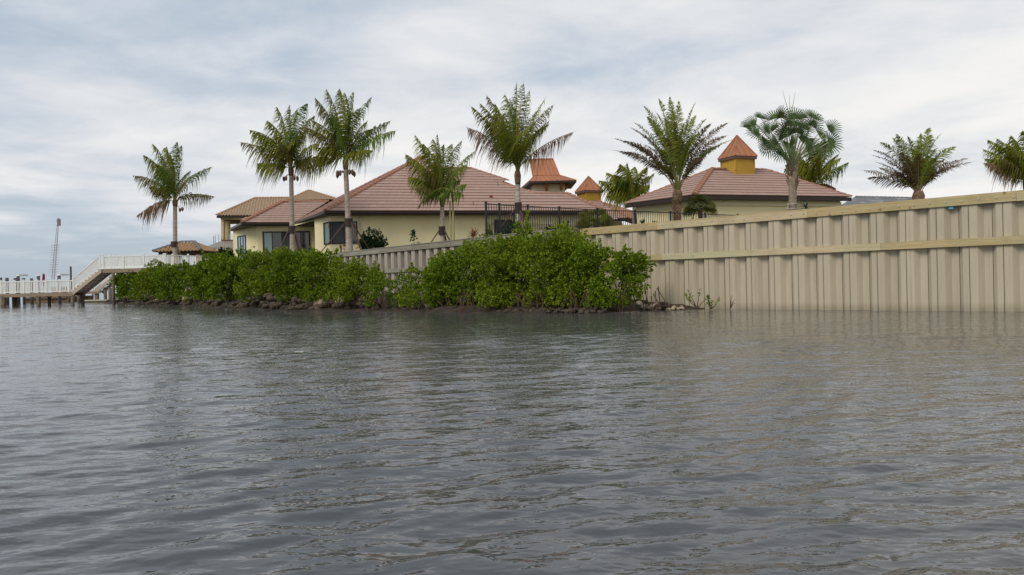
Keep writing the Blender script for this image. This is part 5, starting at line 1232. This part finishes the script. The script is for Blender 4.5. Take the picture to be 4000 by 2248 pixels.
# ------------------------------------------------------------------ white docks at left
dockw = mat('dock_white_vinyl', (.88, .87, .82), .45, (.82, .81, .75), 3)
beam_m = mat('dock_timber', (.34, .25, .17), .85, (.26, .19, .13), 4, bump=.004, bscale=20, stretch=(.3, 1, 3))
stringer_m = mat('stair_stringer', (.52, .40, .30), .8)
pilem = mat('dock_piling', (.21, .17, .11), .9, (.12, .10, .07), 5, bump=.01, bscale=14)
def wet_pile(px, py_top, py_bot, Y, r, root):
    a, b = P(px, py_bot, Y), P(px, py_top, Y); MB().tube([Vector((b.x, Y, -.8)), Vector((b.x, Y, b.z))], r, 12).build('piling', pilem, root, smooth_=True)
def railing(root, A, B, h, Y, npost, gap=.075, dep=0., h0=.10, caps=True, ends=(True, True), post=.11, bal=.045):
    """white vinyl railing between deck points A and B: posts with caps, two rails, balusters"""
    d = B - A; L = d.length; off = Vector((0, dep, 0))
    for k in range(npost + 1):
        if (k == 0 and not ends[0]) or (k == npost and not ends[1]): continue
        p = A.lerp(B, k / npost) + off
        MB().box(p + ZUP * (h + .08) / 2, post, post, h + .08).box(p + ZUP * (h + .10), post * 1.25, post * 1.25, .04).box(p + ZUP * (h + .13), post * .8, post * .8, .03).build('rail_post', dockw, root)
    for k in range(npost):
        p, q = A.lerp(B, k / npost) + off, A.lerp(B, (k + 1) / npost) + off; e_ = (q - p).normalized() * post * .5
        MB().bar(p + e_ + ZUP * h, q - e_ + ZUP * h, .09, .075).build('top_rail', dockw, root); MB().bar(p + e_ + ZUP * h0, q - e_ + ZUP * h0, .06, .065).build('bottom_rail', dockw, root)
        n = max(3, int((q - p).length / (bal + gap)))
        for i in range(1, n):
            c = p.lerp(q, i / n); MB().box(c + ZUP * (h + h0) / 2, bal, bal, h - h0 - .06).build('baluster', dockw, root)
YD = 61.0
dk = thing('dock', Vector((P(140, 1150, YD).x, YD, 0)), 'near white-railed dock with a stair up to a raised walkway', 'dock')
DW = 1.7
def dp(px, py, dy=0): return P(px, py, YD) + Vector((0, dy, 0))
a, b = dp(-60, 1156), dp(283, 1143); zdk = (dp(0, 1149).z + dp(283, 1143).z) / 2; a.z = b.z = zdk
MB().prism([a, b, b + Vector((0, DW, 0)), a + Vector((0, DW, 0))], ZUP * -.05).build('deck', beam_m, dk)
for dy in (.0, DW): MB().bar(a + Vector((0, dy, -.16)), b + Vector((0, dy, -.16)), .06, .22).build('stringer', beam_m, dk)
for px in (3, 91, 177, 265): pass
for px in (-80, 8, 146, 280):
    for dy in (.12, DW - .12):
        p = dp(px, 1165, dy); MB().tube([Vector((p.x, p.y, -.9)), Vector((p.x, p.y, zdk - .1))], .125 if px != 8 else .21, 12).build('piling', pilem, dk, smooth_=True)
        MB().box(Vector((p.x, p.y, zdk - .26)), .34, .2, .16).build('cap_beam', beam_m, dk)
railing(dk, dp(-90, 0, 0) * 0 + Vector((dp(3, 1145).x - 1.72, YD + .05, zdk)), Vector((dp(268, 1140).x, YD + .05, zdk)), .92, YD, 4, .075)
railing(dk, Vector((dp(3, 1145).x - 1.72, YD + DW - .05, zdk)), Vector((dp(276, 1140).x, YD + DW - .05, zdk)), .92, YD, 4, .16)
# stairs
s0, s1_ = Vector((dp(279, 1140).x, YD, zdk)), dp(396, 1052); zup = dp(400, 1050).z; s1_.z = zup
nst = 9
for k in range(nst):
    t0, t1 = k / nst, (k + 1) / nst; x0, x1 = lerp(s0.x, s1_.x, t0), lerp(s0.x, s1_.x, t1); z = lerp(zdk, zup, t1)
    MB().box(Vector(((x0 + x1) / 2 - .02, YD + DW / 2, z - .02)), x1 - x0 + .05, DW - .1, .04).build('tread', dockw, dk); MB().box(Vector((x0 + .015, YD + DW / 2, z - .04 - (zup - zdk) / nst / 2)), .02, DW - .16, (zup - zdk) / nst - .005).build('riser', dockw, dk)
for dy in (.02, DW - .02):
    mb = MB(); pts = [s0 + Vector((-.02, dy, -.2))]
    lo = []
    for k in range(nst):
        x0, x1 = lerp(s0.x, s1_.x, k / nst), lerp(s0.x, s1_.x, (k + 1) / nst); z = lerp(zdk, zup, (k + 1) / nst) - .045
        mb.add([Vector((x0, YD + dy - .03, lerp(zdk, zup, k / nst) - .30)), Vector((x1, YD + dy - .03, lerp(zdk, zup, (k + 1) / nst) - .30)), Vector((x1, YD + dy - .03, z)), Vector((x0, YD + dy - .03, z)),
                Vector((x0, YD + dy + .03, lerp(zdk, zup, k / nst) - .30)), Vector((x1, YD + dy + .03, lerp(zdk, zup, (k + 1) / nst) - .30)), Vector((x1, YD + dy + .03, z)), Vector((x0, YD + dy + .03, z))],
               [(0, 1, 2, 3), (7, 6, 5, 4), (0, 4, 5, 1), (3, 2, 6, 7), (0, 3, 7, 4), (1, 5, 6, 2)])
    mb.build('stair_stringer', stringer_m, dk)
railing(dk, s0 + Vector((.12, .08, .12)), s1_ + Vector((-.15, .08, .06)), .90, YD, 1, .03, ends=(True, True), h0=.16)
railing(dk, s0 + Vector((.12, DW - .08, .12)), s1_ + Vector((-.15, DW - .08, .06)), .90, YD, 1, .03, ends=(True, True), h0=.16)
# raised walkway
u0, u1 = Vector((s1_.x - .05, YD, zup)), Vector((dp(650, 1043).x, YD, zup))
MB().prism([u0, u1, u1 + Vector((0, DW, 0)), u0 + Vector((0, DW, 0))], ZUP * -.045).build('deck', dockw, dk)
for dy in (0., DW): MB().bar(u0 + Vector((.15, dy, -.20)), u1 + Vector((0, dy, -.20)), .06, .28).build('stringer', beam_m, dk)
for px in (440, 640):
    for dy in (.1, DW - .1):
        p = dp(px, 1100, dy); MB().tube([Vector((p.x, p.y, -.9)), Vector((p.x, p.y, zup - .1))], .12, 12).build('piling', pilem, dk, smooth_=True)
railing(dk, u0 + Vector((.18, .06, 0)), u1 + Vector((-.2, .06, 0)), .92, YD, 3, .035, h0=.13)
railing(dk, u0 + Vector((.18, DW - .06, 0)), u1 + Vector((-.2, DW - .06, 0)), .92, YD, 3, .05, h0=.13)
railing(dk, Vector((u1.x - .1, YD + .06, zup)), Vector((u1.x + 2.6, YD + 6.5, zup)), .92, YD, 3, .12)

# second dock further out
Y2d = 78.0
d2 = thing('dock', Vector((P(330, 1160, Y2d).x, Y2d, 0)), 'second white-railed dock seen under the stairs of the nearer one', 'dock')
def d2p(px, py, dy=0): return P(px, py, Y2d) + Vector((0, dy, 0))
z2 = d2p(345, 1139).z
a, b = d2p(285, 1140), d2p(392, 1139); a.z = b.z = z2
MB().prism([a, b, b + Vector((0, 2, 0)), a + Vector((0, 2, 0))], ZUP * -.06).build('deck', beam_m, d2); MB().bar(a + ZUP * -.14, b + ZUP * -.14, .08, .2).build('stringer', beam_m, d2)
railing(d2, Vector((d2p(316, 1138).x, Y2d + .05, z2)), Vector((d2p(362, 1138).x, Y2d + .05, z2)), .78, Y2d, 1, .09, h0=.28)
MB().bar(Vector((d2p(330, 1130).x, Y2d + .04, z2 + .30)), Vector((d2p(361, 1130).x, Y2d + .04, z2 + .30)), .05, .16).build('kick_board', dockw, d2)
for px in (303, 314, 371, 377): p = d2p(px, 1150, .2 if px != 314 else -.3); MB().tube([Vector((p.x, p.y, -.8)), Vector((p.x, p.y, z2 + (.45 if px == 314 else -.1)))], .14, 10).build('piling', pilem, d2, smooth_=True)
q0, q1 = Vector((d2p(367, 1132).x, Y2d, z2)), d2p(425, 1090)
for k in range(10):
    t0, t1 = k / 10, (k + 1) / 10; x0, x1 = lerp(q0.x, q1.x, t0), lerp(q0.x, q1.x, t1); MB().box(Vector(((x0 + x1) / 2, Y2d + .8, lerp(q0.z, q1.z, t1))), x1 - x0 + .04, 1.5, .05).build('tread', dockw, d2)
for dy in (.02, 1.55): MB().bar(q0 + Vector((0, dy, -.16)), q1 + Vector((0, dy, -.16)), .06, .28).build('stair_stringer', stringer_m, d2)
railing(d2, q0 + Vector((.05, .05, .1)), q1 + Vector((0, .05, .1)), .80, Y2d, 1, .06, h0=.14); railing(d2, q0 + Vector((.05, 1.5, .1)), q1 + Vector((0, 1.5, .1)), .80, Y2d, 1, .06, h0=.14)
u2 = q1 + Vector((3.5, 0, 0)); MB().prism([q1, u2, u2 + Vector((0, 1.6, 0)), q1 + Vector((0, 1.6, 0))], ZUP * -.2).build('deck', beam_m, d2); railing(d2, q1 + Vector((.1, .05, 0)), u2 + Vector((0, .05, 0)), .9, Y2d, 2, .06)
for px in (405, 424): p = d2p(px, 1150, .3); MB().tube([Vector((p.x, p.y, -.8)), Vector((p.x, p.y, d2p(px, 1125).z))], .15, 10).build('piling', pilem, d2, smooth_=True)
fl = thing('floating_dock', Vector((P(370, 1165, 74).x, 74, 0)), 'low floating dock slab lying in the water under the far stairs', 'floating dock')
p0, p1 = P(318, 1163, 74), P(416, 1163, 74)
MB().box(Vector(((p0.x + p1.x) / 2, 74.6, .22)), p1.x - p0.x, 1.2, .12).build('deck', mat('float_deck', (.50, .46, .36), .8), fl); MB().box(Vector(((p0.x + p1.x) / 2, 74.6, .06)), p1.x - p0.x - .2, 1.1, .20).build('float', pilem, fl)

# boat lift posts with white beams, mooring piles, umbrella, barge and mast beyond the dock
Yb = 80.0
capw = mat('lift_beam_white', (.72, .71, .66), .5)
lift_pm = mat('lift_piling', (.13, .11, .11), .9, (.08, .07, .07), 5)
for k, (xa, xb, yt, lab) in enumerate(((71, 104, 1075, 'boat lift frame with white beam behind the near dock railing'), (231, 265, 1073, 'boat lift frame with white beam just left of the dock stairs'))):
    th = thing('boat_lift', Vector((P((xa + xb) / 2, 1100, Yb).x, Yb, 0)), lab, 'boat lift', 'boat lifts')
    zt_ = P(xa, yt + 5, Yb).z
    for px, dy in ((xa, 0), (xb, 2.0)): p = P(px, 1100, Yb); MB().tube([Vector((p.x, Yb + dy, -.8)), Vector((p.x, Yb + dy, zt_))], .16, 10).build('piling', lift_pm, th, smooth_=True); MB().tube([Vector((p.x, Yb + dy, zt_)), Vector((p.x, Yb + dy, zt_ + .07)), Vector((p.x, Yb + dy, zt_ + .16))], [.2, .19, .05], 10).build('pile_cap', capw, th)
    A, B = P(xa, yt + 2, Yb), P(xb + 2, yt - 1, Yb + 2); A.z = B.z = zt_ + .12
    MB().bar(A, B, .22, .16).build('beam', capw, th)
for k, (px, pyt, r) in enumerate(((3, 1085, .13), (27, 1086, .16), (60, 1087, .17), (92, 1087, .14), (123, 1088, .14), (150, 1088, .13))):
    p = P(px, pyt, Yb - 1 + (k % 2)); o = MB().tube([Vector((p.x, p.y, -.8)), Vector((p.x, p.y, p.z))], r, 10).build('mooring_pile', lift_pm, None, smooth_=True)
    tag(o, 'grey mooring pile above the near dock railing, ' + ('leftmost of six', 'second from the left', 'third from the left', 'fourth from the left', 'fifth from the left', 'rightmost of six')[k], 'mooring pile', 'mooring piles beyond the near dock')
p = P(276, 1042, Yb); o = MB().tube([Vector((p.x, Yb, -.8)), Vector((p.x, Yb, p.z))], .09, 8).build('pole', lift_pm, None); tag(o, 'thin dark pole rising behind the foot of the dock stairs', 'pole')
um = thing('closed_umbrella', Vector((P(170, 1150, 76).x, 76, .2)), 'closed magenta umbrella above the near dock railing', 'umbrella')
mag = mat('umbrella_magenta', (.35, .015, .12), .7)
pb, pt_ = P(169, 1120, 76), P(171, 1069, 76)
MB().tube([Vector((pb.x, 76, .2)), Vector((pb.x, 76, pt_.z))], .03, 6).build('pole', lift_pm, um)
MB().tube([pb, lerp(pb, pt_, .55), lerp(pb, pt_, .84), lerp(pb, pt_, .87), lerp(pb, pt_, .95), pt_], [.09, .13, .10, .13, .07, .015], 10).build('canopy', mag, um, smooth_=True)
bg_ = thing('work_barge', Vector((P(170, 1170, 86).x, 86, 0)), 'brown work barge floating behind the near dock', 'barge')
br_m = mat('barge_rust', (.26, .15, .07), .85, (.10, .07, .05), 1.5)
x0, x1 = P(100, 1170, 86).x, P(262, 1170, 86).x
hull = [Vector((x0, 86, -.3)), Vector((x0 - .3, 86, .62)), Vector((x1 + .3, 86, .62)), Vector((x1, 86, -.3))]
MB().prism(hull, (0, 5, 0)).build('hull', br_m, bg_)
MB().box(Vector(((x0 + x1) / 2, 85.93, .50)), x1 - x0, .14, .14).build('rub_rail', pilem, bg_)
MB().box(Vector((lerp(x0, x1, .62), 88, 1.15)), 1.3, 1.6, 1.06).build('winch_house', mat('winch_house', (.34, .22, .16), .8), bg_)
MB().box(Vector((lerp(x0, x1, .2), 87, .85)), 1.6, .9, .46).build('cargo_box', br_m, bg_)
# leaning pile-driver mast with rungs
ms = thing('lattice_mast', Vector((P(207, 1100, 87).x, 87, 1.6)), 'tall leaning lattice mast with ladder rungs at far left', 'mast')
mast_m = mat('mast_grey', (.42, .42, .45), .7); YM = 87
A, B = P(207, 1092, YM), P(228, 850, YM)
dn = (B - A).normalized(); sx = Vector((1, 0, 0))
for s_, w0, w1 in ((-1, .14, .05), (1, .14, .05)): MB().tube([A + sx * s_ * w0, lerp(A, B, .6) + sx * s_ * .13, B + sx * s_ * w1], [.035, .03, .02], 6).build('leg', mast_m, ms)
MB().tube([A + Vector((0, .25, 0)), B + Vector((0, .1, 0))], [.05, .03], 6).build('leg', mast_m, ms)
for k in range(40):
    t0, t1 = k / 40, (k + 1) / 40; w_ = lerp(.14, .06, t0); sg = 1 if k % 2 else -1
    MB().tube([lerp(A, B, t0) + sx * sg * w_, lerp(A, B, t1) - sx * sg * w_], .016, 4).build('brace', mast_m, ms)
for k in range(12):
    t = .12 + .43 * k / 11; c = lerp(A, B, t); MB().bar(c - sx * .50, c + sx * .40, .05, .05).build('rung', mast_m, ms)
c = lerp(A, B, .92); MB().box(c + sx * .1, .26, .26, .75).build('head_block', mat('mast_head', (.24, .20, .20), .8), ms)
MB().bar(lerp(A, B, .95) - sx * .22, lerp(A, B, .95) + sx * .26, .06, .06).build('head_beam', mast_m, ms)
# distant roof glimpsed above the second dock
ds_ = thing('boat_house', Vector((P(365, 1100, 120).x, 120, 0)), 'distant blue-grey boat shelter seen between the dock stairs', 'boat house')
x0, x1 = P(353, 1100, 120).x, P(379, 1100, 120).x; z0, z1 = .9, P(365, 1094, 120).z
MB().prism([Vector((x0, 120, z1 - .5)), Vector((x1, 120, z1 - .5)), Vector((x1, 121.5, z1)), Vector((x0, 121.5, z1))], ZUP * .08).build('roof', mat('shelter_roof', (.12, .13, .15), .7), ds_)
MB().box(Vector(((x0 + x1) / 2, 121, (z0 + z1 - .5) / 2)), x1 - x0 - .3, 1, z1 - .5 - z0).build('body', mat('shelter_blue', (.22, .42, .50), .6), ds_)
for x in (x0 + .2, x1 - .2): MB().tube([Vector((x, 120.2, -.5)), Vector((x, 120.2, z1 - .4))], .1, 8).build('piling', lift_pm, ds_)
